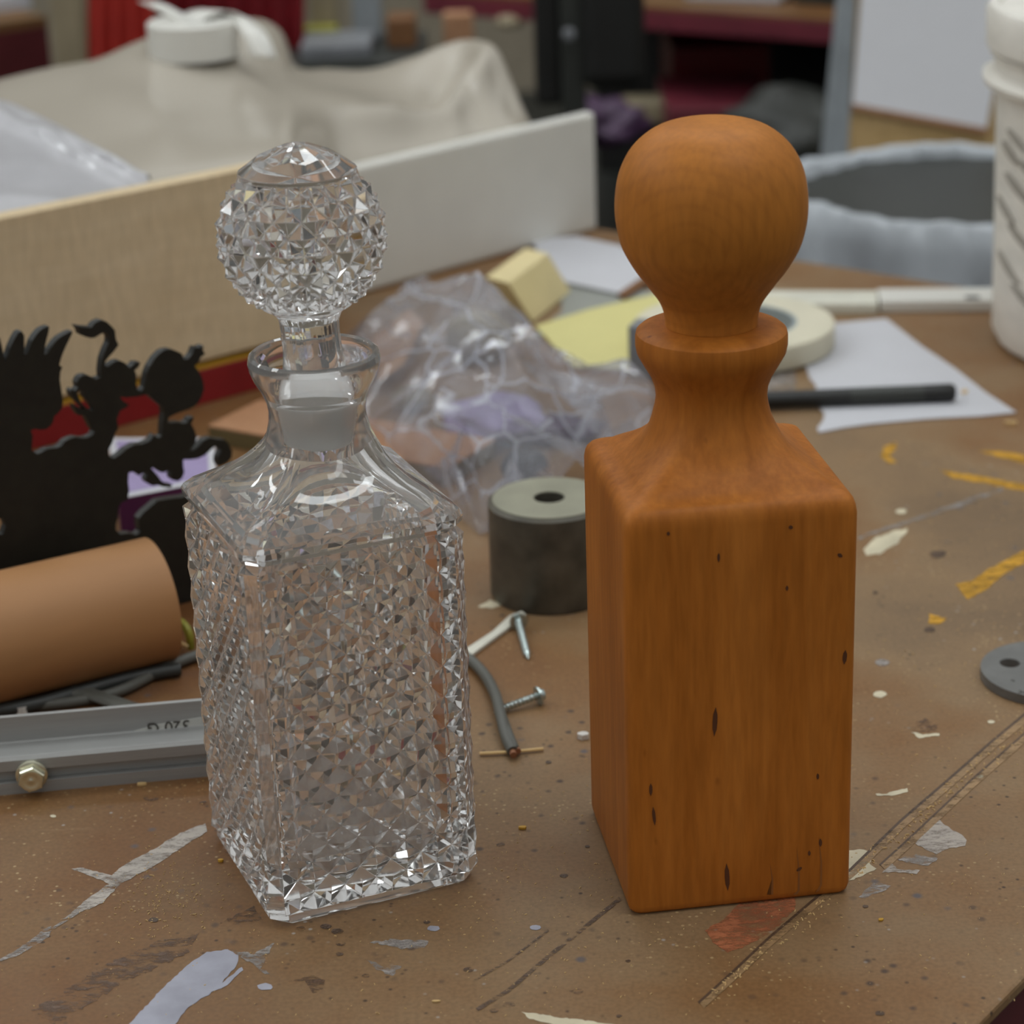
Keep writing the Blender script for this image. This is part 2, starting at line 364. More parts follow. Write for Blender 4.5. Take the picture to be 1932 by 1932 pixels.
bslab('lower_shelf', .1, 2.3, .1, 1.12, -.66, -.63, M['maroon'])

def stain(pts, mat, z=.00012, jit=1.6, name='paint_stain'):
    P = []
    n = len(pts); 
    for i in range(n):
        a, b = Vector((*pts[i], 0)), Vector((*pts[(i+1) % n], 0)); L = (b-a).length; k = max(1, int(L/6))
        for j in range(k):
            q = a.lerp(b, j/k); P.append((q.x+R.uniform(-jit, jit), q.y+R.uniform(-jit, jit)*.7))
    return flat(name, P, mat, z, .00008, bench)
stain([(245, 1932), (300, 1872), (352, 1822), (390, 1796), (430, 1791), (451, 1803), (449, 1818), (424, 1848), (420, 1855), (455, 1824), (458, 1830), (430, 1860), (400, 1872), (380, 1885), (350, 1905), (332, 1932), (290, 1975), (200, 1980)], M['p_grey'])
stain([(388, 1553), (392, 1568), (345, 1598), (300, 1628), (252, 1655), (226, 1668), (194, 1704), (150, 1722), (118, 1736), (158, 1702), (206, 1668), (170, 1652), (136, 1640), (150, 1636), (182, 1644), (212, 1652), (240, 1628), (290, 1602), (340, 1572)], M['p_white'])
stain([(60, 1772), (85, 1752), (98, 1748), (92, 1768), (40, 1800), (0, 1815)], M['p_scuff'])
stain([(1728, 1592), (1745, 1566), (1772, 1548), (1798, 1568), (1812, 1572), (1824, 1586), (1822, 1597), (1792, 1600), (1766, 1612), (1744, 1602)], M['p_white'])
stain([(1590, 1604), (1630, 1603), (1652, 1612), (1640, 1630), (1655, 1640), (1632, 1650), (1604, 1662), (1590, 1664)], M['p_cream'])
stain([(1665, 1646), (1682, 1626), (1694, 1640), (1735, 1642), (1730, 1650), (1690, 1645)], M['p_white'])
stain([(1692, 1622), (1728, 1612), (1770, 1620), (1750, 1634), (1716, 1628)], M['p_scuff'])
stain([(1620, 1692), (1650, 1664), (1680, 1672), (1672, 1680), (1645, 1688), (1630, 1696)], M['p_scuff'])
stain([(1330, 1755), (1365, 1735), (1400, 1700), (1500, 1690), (1502, 1712), (1480, 1738), (1440, 1768), (1400, 1788), (1372, 1797), (1346, 1778)], M['p_orange'])
stain([(984, 1910), (1012, 1913), (1050, 1919), (1110, 1926), (1190, 1938), (1120, 1950), (1040, 1932), (1000, 1922)], M['p_cream'])
stain([(1803, 1102), (1832, 1096), (1872, 1070), (1932, 1038), (1990, 1020), (1990, 1042), (1932, 1062), (1890, 1086), (1862, 1112), (1826, 1131)], M['p_yel'])
stain([(1754, 1157), (1785, 1168), (1774, 1178), (1752, 1176)], M['p_yel'])
stain([(1846, 850), (1890, 852), (1940, 860), (1980, 868), (1980, 882), (1932, 874), (1890, 864)], M['p_yel'])
stain([(1770, 886), (1850, 898), (1932, 914), (1980, 925), (1980, 936), (1932, 926), (1860, 912), (1800, 902)], M['p_yel'])
stain([(1668, 842), (1692, 834), (1690, 846), (1678, 860), (1692, 872), (1676, 874), (1662, 860)], M['p_yel'])
stain([(1628, 1037), (1650, 1016), (1688, 1001), (1714, 998), (1692, 1026), (1660, 1045), (1636, 1048)], M['p_cream'])
stain([(1618, 1012), (1700, 985), (1800, 950), (1892, 918), (1894, 926), (1800, 960), (1700, 992), (1620, 1018)], M['p_scuff'])
stain([(1720, 1382), (1730, 1381), (1740, 1386), (1772, 1384), (1773, 1388), (1735, 1392)], M['p_cream'])
stain([(1652, 1498), (1672, 1497), (1700, 1490), (1713, 1488), (1712, 1494), (1690, 1501), (1655, 1502)], M['p_cream'])
stain([(1700, 1372), (1745, 1356), (1768, 1368), (1768, 1380), (1720, 1380)], M['p_umber'])
stain([(1340, 755), (1500, 690), (1500, 740), (1400, 790)], M['p_scuff'])
stain([(546, 1852), (590, 1840), (612, 1850), (608, 1868), (590, 1874), (575, 1850)], M['p_umber'])
stain([(700, 1778), (745, 1772), (808, 1774), (800, 1788), (760, 1790)], M['p_scuff'], jit=3)
stain([(690, 1810), (730, 1825), (758, 1822), (740, 1842), (712, 1828)], M['p_scuff'], jit=3)
stain([(430, 1790), (480, 1800), (520, 1778), (490, 1830), (520, 1845)], M['p_scuff'], jit=3)
stain([(60, 1905), (140, 1860), (200, 1820), (300, 1776), (380, 1760), (350, 1800), (240, 1850), (160, 1900), (100, 1932)], M['p_umber'], jit=4)
stain([(415, 1742), (480, 1710), (492, 1735), (440, 1745)], M['p_umber'], jit=3)
stain([(900, 1145), (925, 1132), (950, 1140), (930, 1148)], M['p_cream'])
for cx, cy, rr, mt in ((568, 1752, 8, 'p_umber'), (615, 1748, 9, 'p_dark'), (637, 1757, 10, 'p_dark'), (642, 1780, 8, 'p_dark'), (641, 1800, 6, 'p_dark'), (805, 1740, 6, 'p_dark'), (818, 1752, 10, 'p_grey'), (960, 1896, 10, 'p_dark'), (932, 1907, 7, 'p_dark'), (884, 1830, 9, 'p_dark'), (690, 1841, 6, 'p_dark'), (290, 1736, 8, 'seamd'), (1090, 1870, 9, 'p_umber'), (945, 1594, 7, 'p_dark'), (1064, 1652, 7, 'p_dark'), (1770, 1045, 13, 'seamd'), (1755, 1188, 9, 'seamd'), (1652, 1118, 5, 'seamd'), (1168, 1917, 5, 'seamd'), (1185, 1813, 4, 'seamd'), (1108, 1597, 4, 'seamd'), (1035, 1438, 5, 'seamd'), (1664, 1250, 12, 'p_scuff'), (1660, 1310, 11, 'p_cream'), (1700, 965, 9, 'p_cream'), (1870, 1362, 6, 'p_cream'), (1848, 1465, 6, 'p_cream'), (500, 1862, 12, 'p_grey'), (1633, 1710, 5, 'seamd'), (1660, 1912, 8, 'seamd'), (1010, 1750, 9, 'p_grey'), (100, 1540, 5, 'p_cream'), (385, 1515, 8, 'p_dark'), (285, 1505, 14, 'p_umber')):
    stain([(cx+rr*math.cos(a)*(1.2), cy+rr*.55*math.sin(a)) for a in [2*PI*i/9 for i in range(9)]], M[mt], .00016, rr*.12)
def cut(pts, w, mat, z=.0002):
    L = [(x-w*.4, y-w*.45) for x, y in pts]; Rr = [(x+w*.4, y+w*.45) for x, y in reversed(pts)]
    flat('saw_cut', L+Rr, mat, z, .00006, bench)
A_ = [(1318, 1892), (1380, 1836), (1450, 1770), (1530, 1702), (1605, 1640), (1700, 1548), (1795, 1466), (1870, 1400), (1940, 1342)]
cut([(x+6, y+5) for x, y in A_], 11, M['seaml'], .00018); cut(A_, 4, M['seamd'])
B_ = [(1660, 1632), (1700, 1596), (1760, 1540), (1830, 1474), (1935, 1382)]
cut([(x+6, y+5) for x, y in B_], 10, M['seaml'], .00018); cut(B_, 3, M['seamd'])
cut([(900, 1905), (960, 1868), (1040, 1800), (1100, 1752), (1170, 1695)], 6, M['p_dark'])
cut([(895, 1850), (960, 1812), (1035, 1755)], 3, M['p_dark'])
cut([(0, 1812), (60, 1778), (110, 1745), (150, 1720)], 4, M['p_scuff'])

# ------------------------------------------------------------------ cut glass decanter
gx, gy, gy_a, gw = -.10058, .79296, .3889, .0908
e1 = Vector((math.cos(gy_a), math.sin(gy_a), 0)); e2 = Vector((-e1.y, e1.x, 0))
GC = Vector((gx, gy, 0))+e1*gw/2+e2*gw/2
NH, MH = 12, 22
hs, ch = gw/2, .0062
Z0, Z1 = .0065, .1525
def sq_loop(s, c, z, hi=None, row=0, lowd=.0023):
    L = []
    for k in range(4):
        a = k*PI/2; n = Vector((math.sin(a), -math.cos(a), 0)); t = Vector((math.cos(a), math.sin(a), 0))
        for i in range(NH+1):
            u = -(s-c)+2*(s-c)*i/NH; d = s
            if hi is not None:
                if (i+row) % 2: d = s-(lowd if 0 < i < NH else .0009)
            L.append(n*d+t*u+Vector((0, 0, z)))
    return L
def rsq_loop(s, rad, z):                                                # rounded square (rad = corner radius)
    L = []
    for k in range(4):
        a = k*PI/2; n = Vector((math.sin(a), -math.cos(a), 0)); t = Vector((math.cos(a), math.sin(a), 0))
        for i in range(NH+1):
            v = -1+2*i/NH; ang = v*PI/4; d = Vector((math.tan(ang), 1))
            u = math.tan(ang)*s; dd = s; q = s-rad
            if abs(u) > q:                                              # ray against the corner arc
                cx = q*(1 if u > 0 else -1); dr = Vector((math.sin(ang), math.cos(ang))); cc = Vector((cx, q)); b = dr.dot(cc)
                tt = b+math.sqrt(max(0, b*b-(cc.length_squared-rad*rad))); u, dd = dr.x*tt, dr.y*tt
            L.append(n*dd+t*u+Vector((0, 0, z)))
    return L
def circ_loop(r, z):
    L = []
    for k in range(4):
        for i in range(NH+1):
            v = (-1+2*i/NH)*.94; a = k*PI/2+v*PI/4-PI/2; L.append(Vector((math.cos(a)*r, math.sin(a)*r, z)))
    return L
def blend(La, Lb, b, z=None):
    return [Vector((p.x*(1-b)+q.x*b, p.y*(1-b)+q.y*b, (p.z*(1-b)+q.z*b) if z is None else z)) for p, q in zip(La, Lb)]
NL = 4*(NH+1)
ROT = Matrix.Rotation(gy_a, 3, 'Z')
NS = Vector((.0018, 0, 0))                                              # the neck stands a touch off centre
def glass_body():
    loops = []
    loops.append(sq_loop(hs-.0035, ch, .0006)); loops.append(sq_loop(hs-.0018, ch, .0022))
    loops.append(sq_loop(hs-.0018, ch, Z0-.001))
    for j in range(MH+1): loops.append(sq_loop(hs, ch, Z0+(Z1-Z0)*j/MH, True, j))
    p0, p1 = 3, 3+MH
    loops.append(sq_loop(hs-.0024, ch, Z1+.0025)); loops.append(sq_loop(hs-.0006, ch*.9, .1575)); loops.append(sq_loop(hs-.0002, ch*.9, .1605))
    loops.append(sq_loop(hs-.0012, ch*.9, .1625))
    sqs = sq_loop(hs, ch, 0)
    for r, z, b in ((.0405, .1655, .9), (.0355, .1688, .84), (.0312, .1722, .74), (.0275, .176, .6), (.0246, .180, .42), (.0222, .1845, .22), (.0203, .189, .07), (.0192, .194, 0), (.0189, .1985, 0), (.0195, .2025, 0), (.0214, .207, 0), (.0238, .2115, 0), (.0253, .2155, 0), (.0257, .218, 0), (.0252, .2205, 0), (.024, .2215, 0), (.0228, .2208, 0), (.0218, .2185, 0), (.0205, .2145, 0), (.0186, .2095, 0), (.0168, .206, 0), (.0163, .202, 0), (.0157, .184, 0), (.016, .1815, 0), (.0185, .178, .1), (.0225, .1735, .32), (.0275, .1695, .6), (.033, .1655, .8), (.0368, .161, .95)):
        lo = [Vector((p.x*r/hs, p.y*r/hs, z)) for p in sqs] if z > .1605 and len(loops) < 60 else None
        cl = circ_loop(r, z)
        sl = [Vector((p.x*r/hs, p.y*r/hs, z)) for p in (sqs if len(loops) < 40 else rsq_loop(hs, .012, 0))]
        off = NS*min(1, max(0, (z-.164)/.02))
        loops.append([p+off for p in blend(cl, sl, b)])
    for s, rad, z in ((.0384, .011, .154), (.0385, .011, .12), (.0384, .011, .08), (.0382, .011, .045), (.0378, .011, .025), (.036, .012, .0185), (.031, .013, .0158), (.02, .012, .0152)):
        loops.append(rsq_loop(s, rad, z))
    V = [GC+ROT@p for L in loops for p in L]; Fc = []; flatf = []
    for i in range(len(loops)-1):
        for k in range(NL):
            a, b = i*NL+k, i*NL+(k+1) % NL; c, d = b+NL, a+NL
            if p0 <= i < p1 and k % (NH+1) != NH:
                j = i-p0; ii = k % (NH+1)
                if (ii+j) % 2 == 0: Fc += [(a, b, d), (b, c, d)]
                else: Fc += [(a, b, c), (a, c, d)]
            else: Fc.append((a, b, c, d))
    Fc.append(tuple(range(NL))); Fc.append(tuple((len(loops)-1)*NL+k for k in range(NL)))
    return V, Fc
dec = thing('glass_decanter', 'clear cut glass square decanter with diamond pattern, left of the wooden one', 'decanter', GC)
V_, F_ = glass_body()
go = finish('bottle', V_, F_, [M['glass'], M['glassin']], dec); autosmooth(go, 13)
for f in go.data.polygons:
    c = f.center; r_ = max(abs(c.dot(e1)), abs(c.dot(e2)))
    if .0149 < c.z < .20 and r_ < (.0388 if c.z < .158 else .0385-(c.z-.158)*1.15) and not (c.z > .17 and c.xy.length > .0175+.9*max(0, .186-c.z)): f.material_index = 1
def arris(o, w=.00022):                                                 # soften every pressed edge a little
    m = o.modifiers.new('soft_arris', 'BEVEL'); m.width = w; m.segments = 2; m.limit_method = 'ANGLE'; m.angle_limit = math.radians(14); m.use_clamp_overlap = True
arris(go)
# stopper
ST = GC
def stopper():
    V = []; Fc = []; n = 16; n2 = 32; R0 = .0318; zc = .2672
    rows = []
    def ringp(rf, zf):
        rows.append([(rf(k) if callable(rf) else rf, zf(k) if callable(zf) else zf, k) for k in range(n2)])
    # from the bottom of the stem up
    oc = lambda r: (lambda k: r*(1/math.cos(((k % 4)-2)/4*PI/4)*.93 if True else 1))
    for r, z in ((.0146, .2038), (.0147, .2055), (.0144, .2078), (.0138, .2102), (.0126, .2135), (.0118, .218)): ringp(r, z)
    for r, z in ((.0113, .223), (.0112, .230), (.0114, .2345), (.0128, .2375)): ringp(lambda k, r=r: r*(.95+.075*abs(math.sin(PI*k/4))), z)
    for r, z in ((.0155, .2395), (.0175, .2405), (.0192, .2425)): ringp(r, z)
    i0 = len(rows)
    lats = [-46+i*11.5 for i in range(9)]
    for j, la in enumerate(lats):
        la = math.radians(la)
        def rf(k, j=j, la=la): return (R0+(.0012 if (k+j) % 2 == 0 else -.0016))*math.cos(la)
        def zf(k, j=j, la=la): return zc+(R0+(.0012 if (k+j) % 2 == 0 else -.0016))*math.sin(la)
        ringp(rf, zf)
    i1 = len(rows)-1
    ringp(.0218, .2908); ringp(.0224, .2925)
    ringp(lambda k: .0150*(1+.05*math.cos(2*PI*k/4)), lambda k: .2985-.0012*(1+math.cos(2*PI*k/4))/2)
    ringp(lambda k: .0065*(1+.05*math.cos(2*PI*k/4)), lambda k: .3018-.0008*(1+math.cos(2*PI*k/4))/2)
    for row in rows:
        for r, z, k in row: V.append(ST+NS*(1-min(1, max(0, (z-.215)/.03))*.9)+Vector((math.cos(2*PI*k/n2+.3)*r, math.sin(2*PI*k/n2+.3)*r, z)))
    top = len(V); V.append(ST+NS*.1+Vector((0, 0, .3034)))
    for i in range(len(rows)-1):
        for k in range(n2):
            a, b = i*n2+k, i*n2+(k+1) % n2; c, d = b+n2, a+n2
            if i0 <= i < i1:
                if (k+i-i0) % 2 == 0: Fc += [(a, b, d), (b, c, d)]
                else: Fc += [(a, b, c), (a, c, d)]
            else: Fc.append((a, b, c, d))
    for k in range(n2): Fc.append(((len(rows)-1)*n2+k, (len(rows)-1)*n2+(k+1) % n2, top))
    Fc.append(tuple(range(n2)))
    return V, Fc
stp = thing('glass_stopper', 'round faceted glass stopper seated in the neck of the glass decanter', 'stopper', ST+Vector((0, 0, .184)))
V_, F_ = stopper()
so = finish('ball', V_, F_, M['glass'], stp); autosmooth(so, 13); arris(so)
pl = lathe('ground_plug', [(.0122, .1848), (.0140, .1853), (.0146, .1866), (.0149, .196), (.0151, .2025), (.0147, .2036)], GC+NS, M['frost'], stp)
pl['label'] = 'frosted ground plug'

# ------------------------------------------------------------------ wooden decanter
wx, wy, wa, ww, wh = .04126, .7962, .13227, .09, .17196
f1 = Vector((math.cos(wa), math.sin(wa), 0)); f2 = Vector((-f1.y, f1.x, 0))
WC = Vector((wx, wy, 0))+f1*ww/2+f2*ww/2; WN = WC+Vector((-.0016, 0, 0))
wd = thing('wooden_decanter', 'turned cherry wood copy of the decanter with a round knob, on the right', 'decanter', WC)
def wood_body():
    n = 24; s0 = ww/2; loops = []
    def sq(s, rad, z, c=WC):
        L = []
        for k in range(4):
            for i in range(2*n):
                v = -1+2*i/(2*n); ang = v*PI/4; u = math.tan(ang)*s; dd = s; q = s-rad
                if abs(u) > q:
                    cx = q*(1 if u > 0 else -1); dr = Vector((math.sin(ang), math.cos(ang))); cc = Vector((cx, q)); b = dr.dot(cc)
                    tt = b+math.sqrt(max(0, b*b-(cc.length_squared-rad*rad))); u, dd = dr.x*tt, dr.y*tt
                a = k*PI/2; nn = Vector((math.sin(a), -math.cos(a), 0)); t = Vector((math.cos(a), math.sin(a), 0))
                L.append(nn*dd+t*u+Vector((0, 0, z)))
        return L
    def ci(r, z):
        return [Vector((math.cos(k*PI/2+(-1+i/n)*PI/4-PI/2)*r, math.sin(k*PI/2+(-1+i/n)*PI/4-PI/2)*r, z)) for k in range(4) for i in range(2*n)]
    for ds, z in ((.003, .0), (.0014, .0006), (.0005, .0018), (0, .004)): loops.append((sq(s0-ds, .004, z), 0))
    for z in (.03, .06, .09, .12, .15, wh-.008): loops.append((sq(s0, .0042, z), 0))
    for ds, z in ((.0003, wh-.005), (.001, wh-.003), (.0022, wh-.0014), (.0042, wh-.0003), (.0075, wh+.0006)): loops.append((sq(s0-ds, .005, z), 0))
    for r, z, b in ((.0355, wh+.0024, 1), (.0335, wh+.004, .93), (.0308, wh+.0062, .78), (.0285, wh+.0088, .55), (.0264, wh+.012, .32), (.0246, wh+.016, .12), (.023, wh+.0205, .02), (.0219, wh+.025, 0), (.0214, .2005, 0), (.0218, .2045, 0), (.0232, .2085, 0), (.0255, .2125, 0), (.0272, .2155, 0), (.0285, .218, 0), (.0291, .221, 0), (.0291, .2245, 0), (.0287, .2262, 0), (.0275, .2272, 0), (.024, .2283, 0), (.019, .2288, 0), (.015, .2288, 0)):
        L = [p.lerp(q, b) for p, q in zip(ci(r, z), sq(r*1.0, .006, z))]
        loops.append((L, min(1, max(0, (z-wh)/.02))))
    m = 8*n; rot = Matrix.Rotation(wa, 3, 'Z')
    V = [WC+rot@p+(WN-WC)*o for L, o in loops for p in L]; Fc = []
    for i in range(len(loops)-1):
        for k in range(m):
            a, b = i*m+k, i*m+(k+1) % m; Fc.append((a, b, b+m, a+m))
    Fc += [tuple(range(m)), tuple((len(loops)-1)*m+k for k in range(m))]
    return V, Fc
V_, F_ = wood_body(); wo = finish('body', V_, F_, M['cherry'], wd); autosmooth(wo, 34)
kn = [(.0176, .2289), (.0178, .232), (.0186, .2355), (.0202, .239), (.0226, .2425), (.0252, .2462), (.0285, .2505), (.0318, .256), (.034, .261), (.0356, .268), (.0361, .274), (.0358, .280), (.0348, .286), (.0328, .2915), (.0298, .2965), (.0255, .3008), (.0205, .304), (.0145, .306), (.008, .3069), (.0015, .3071)]
kc = catmull([(r, 0, z) for r, z in kn], 3)
lathe('stopper_knob', [(p.x, p.z) for p in kc], WN, M['cherry_knob'], wd, 96)
def gum(px, py, w, h, tilt=0):                                          # dark gum streaks on the front face
    P = Vector((wx, wy, 0)); n = -f2; L = []
    for i in range(12):
        a = 2*PI*i/12; x = w*math.cos(a); y = h*math.sin(a)*(1 if i % 2 else .8)
        L.append(onp(px+x*math.cos(tilt)-y*math.sin(tilt), py+x*math.sin(tilt)+y*math.cos(tilt), P+n*.00015, n))
    prism('gum_streak', [L], -n*.0001, M['fleckd'], wd)
for q in ((1349, 1362, 4.5, 28, .05), (1372, 1655, 4.5, 26, -.05), (1228, 1490, 3, 12, 0), (1234, 1540, 3, 18, -.1), (1261, 985+22, 3, 4, 0), (1492, 995, 4, 4, 0), (1594, 1240, 4, 14, .1), (1585, 1048, 5, 4, .5), (1548, 1590, 3, 8, 0), (1543, 1465, 2.5, 6, 0), (1527, 1610, 2.5, 5, 0), (1356, 1052, 2.5, 9, 0), (1508, 1640, 6, 3, -.6), (1485, 1110, 2.5, 5, 0)): gum(*q)
for xs, ys, ln in ((1503, 1600, 80), (1545, 1580, 90), (1453, 1630, 60), (1298, 1640, 60), (1340, 1600, 100)):
    L = [(xs, ys), (xs+3, ys+ln*.5), (xs+2, ys+ln), (xs-6, ys+ln+14), (xs+1, ys+ln+10), (xs+6, ys+ln), (xs+6, ys+ln*.5)]
    P = Vector((wx, wy, 0)); n = -f2
    if ys+ln+14 < 1705: prism('gum_streak', [[onp(x, min(y, 1688), P+n*.0001, n) for x, y in L]], -n*.0001, M['groove'], wd)

# ------------------------------------------------------------------ plywood side board with red foot
pA = at(60, 850); pB = at(470, 740); pd = (pB-pA).normalized(); pA2 = pA-pd*.14; pB2 = pA+pd*.222
box = thing('plywood_board', 'upright pale plywood board with a red painted foot, left behind the glass decanter', 'board', (pA2+pB2)/2)
slab('panel', pA2, pB2, .015, .0295, .150, M['ply'], box, .001)
slab('red_foot', pA2-Vector((pd.y, -pd.x, 0))*-.0002, pB2, .02, 0, .024, M['redpaint'], box, .001)
slab('yellow_line', pA2, pB2, .0203, .0241, .0262, M['yellowp'], box)

# ------------------------------------------------------------------ white foam board and cream moulded sheet
wA = at(640, 567); wB = at(1129, 433)
wbrd = slab('foam_board', wA, wB, .013, 0, .098, M['white'], None, .004, 3)
tag(wbrd, 'long white board standing on edge behind the crumpled plastic bag', 'board')
cols = [-120, 0, 100, 180, 250, 310, 400, 480, 530, 560, 620, 700, 780, 830, 870, 910, 940, 965, 990, 1006]
def near_row(x):
    if x < 600: return (x, 421-.218*x, 1.424+.00028*x)
    return (x, 345-.245*(x-690), 1.74+.00042*(x-640))
rowc = []
def interp(tab, x):
    xs = [t[0] for t in tab]; ys = [t[1] for t in tab]; return float(np.interp(x, xs, ys))
sil = [(-120, 185), (0, 150), (100, 126), (180, 112), (250, 82), (310, 62), (400, 48), (480, 36), (530, 60), (560, 126), (620, 130), (700, 130), (780, 107), (830, 88), (870, 76), (910, 78), (940, 98), (965, 150), (990, 210), (1006, 243)]
m1 = [(-120, 330), (0, 300), (180, 262), (310, 235), (480, 205), (560, 200), (700, 212), (780, 240), (830, 243), (870, 236), (910, 240), (940, 244), (965, 247), (990, 245), (1006, 246)]
m2 = [(-120, 240), (0, 210), (180, 175), (310, 150), (480, 132), (560, 150), (700, 168), (780, 168), (830, 178), (870, 160), (910, 140), (940, 170), (965, 205), (990, 230), (1006, 245)]
dsil = [(-120, 1.80), (0, 1.84), (310, 1.95), (560, 2.02), (700, 2.06), (870, 2.06), (1006, 1.96)]
dm1 = [(-120, 1.52), (0, 1.55), (310, 1.66), (560, 1.78), (700, 1.86), (830, 1.90), (1006, 1.90)]
dm2 = [(-120, 1.66), (0, 1.70), (310, 1.80), (560, 1.90), (700, 1.95), (870, 1.99), (1006, 1.93)]
rows = [[], [], [], [], [], [], []]
for x in cols:
    a = aty(*near_row(x)); a.y += 0; b = aty(x, interp(m1, x), interp(dm1, x)); c = aty(x, interp(m2, x), interp(dm2, x)); d = aty(x, interp(sil, x), interp(dsil, x))
    rows[0].append(a+Vector((0, .022, -.06))); rows[1].append(a); rows[2].append(b); rows[3].append(c); rows[4].append(d)
    rows[5].append(d+Vector((0, .03, -.03))); rows[6].append(Vector((d.x*1.03, d.y+.06, .02)))
def surf(rows, ku, kv):
    A = [catmull(r, ku) for r in rows]; n = len(A[0]); B = [catmull([r[i] for r in A], kv) for i in range(n)]
    m = len(B[0]); V = [p for c in B for p in c]
    Fc = [(i*m+j, (i+1)*m+j, (i+1)*m+j+1, i*m+j+1) for i in range(n-1) for j in range(m-1)]
    return V, Fc
V_, F_ = surf(rows, 7, 12)
V_ = ridge(V_, [(650, 212), (720, 226), (790, 240), (835, 236), (862, 200), (895, 145), (932, 92)], .02, 24)
V_ = ridge(V_, [(150, 170), (300, 215), (330, 300)], .004, 40)
cs = finish('moulded_sheet', V_, F_, M['cream'], None, True)
sm = cs.modifiers.new('thickness', 'SOLIDIFY'); sm.thickness = .002; sm.offset = -1
tag(cs, 'large cream vacuum formed plastic sheet with rounded hills behind the boards', 'plastic sheet')
# milky film lying over the left of the sheet
fr = []
for x, ya, yb, yc in ((-80, 185, 295, 448), (-40, 190, 300, 440), (20, 206, 310, 428), (70, 226, 318, 416), (120, 250, 322, 404), (180, 285, 330, 391), (240, 318, 345, 376), (280, 338, 352, 366)):
    def fd_(py):
        n0 = near_row(x); T_ = [(interp(m2, x), interp(dm2, x)), (interp(m1, x), interp(dm1, x)), (n0[1], n0[2])]
        return aty(x, py, interp(T_, py)-.0365)
    yc = near_row(x)[1]
    p, q = fd_(ya), fd_((ya+yb)/2+4)
    r, s = fd_(yb), fd_(yc-3)
    w = .0012*math.sin(x*.05)
    fr.append([p+Vector((0, .012, -.004)), p+Vector((0, .006, .001)), p+Vector((0, -.004, w+.003)), q+Vector((0, 0, w-.001)), r+Vector((0, 0, -w)), s])
V_, F_ = surf([[c[i] for c in fr] for i in range(6)], 10, 12)
V_ = ridge(V_, [(-60, 190), (0, 216), (40, 240), (90, 258), (160, 305), (240, 345)], .006, 9)
V_ = ridge(V_, [(60, 232), (130, 262), (190, 292), (250, 318)], .005, 8)
V_ = ridge(V_, [(-60, 370), (60, 376), (180, 392)], .003, 12)
fo = finish('plastic_film', V_, F_, M['film'], None, True)
tag(fo, 'glossy milky plastic film with a shiny ridge over the left of the cream sheet', 'plastic film')
# roll of white tape with loose ribbons on the sheet
tc = aty(360, 125, 1.85); tc.y += .03; tc.z += .003
tr = thing('gauze_roll', 'white cylindrical roll with loose ribbon ends on the cream sheet', 'roll', tc)
ring_lathe('roll', [(.0365, -.0), (.0365, .027), (.034, .029), (.017, .029), (.015, .027), (.015, 0)], tc, M['white'], tr)
def ribbon(name, P, w, mat, parent):
    Q = catmull(P, 6); V = []; Fc = []
    for i, p in enumerate(Q):
        V += [p+Vector((w*.5, -w*.35, 0)), p+Vector((-w*.5, w*.35, 0)), p+Vector((-w*.5, w*.35, .0012)), p+Vector((w*.5, -w*.35, .0012))]
    for i in range(len(Q)-1):
        for j in range(4):
            a, b = i*4+j, i*4+(j+1) % 4; Fc.append((a, b, b+4, a+4))
    Fc += [(0, 1, 2, 3), tuple(4*(len(Q)-1)+j for j in range(4))]
    return finish(name, V, Fc, mat, parent, True)
yy = tc.y
ribbon('ribbon_end', [aty(282, 6, yy+.01), aty(305, 16, yy), aty(330, 30, yy-.01), aty(352, 46, yy-.02)], .02, M['white'], tr)
ribbon('ribbon_end', [aty(352, 44, yy-.01), aty(380, 26, yy), aty(412, 22, yy+.01), aty(450, 38, yy+.0), aty(480, 66, yy-.03), aty(497, 108, yy-.045)], .022, M['white'], tr)

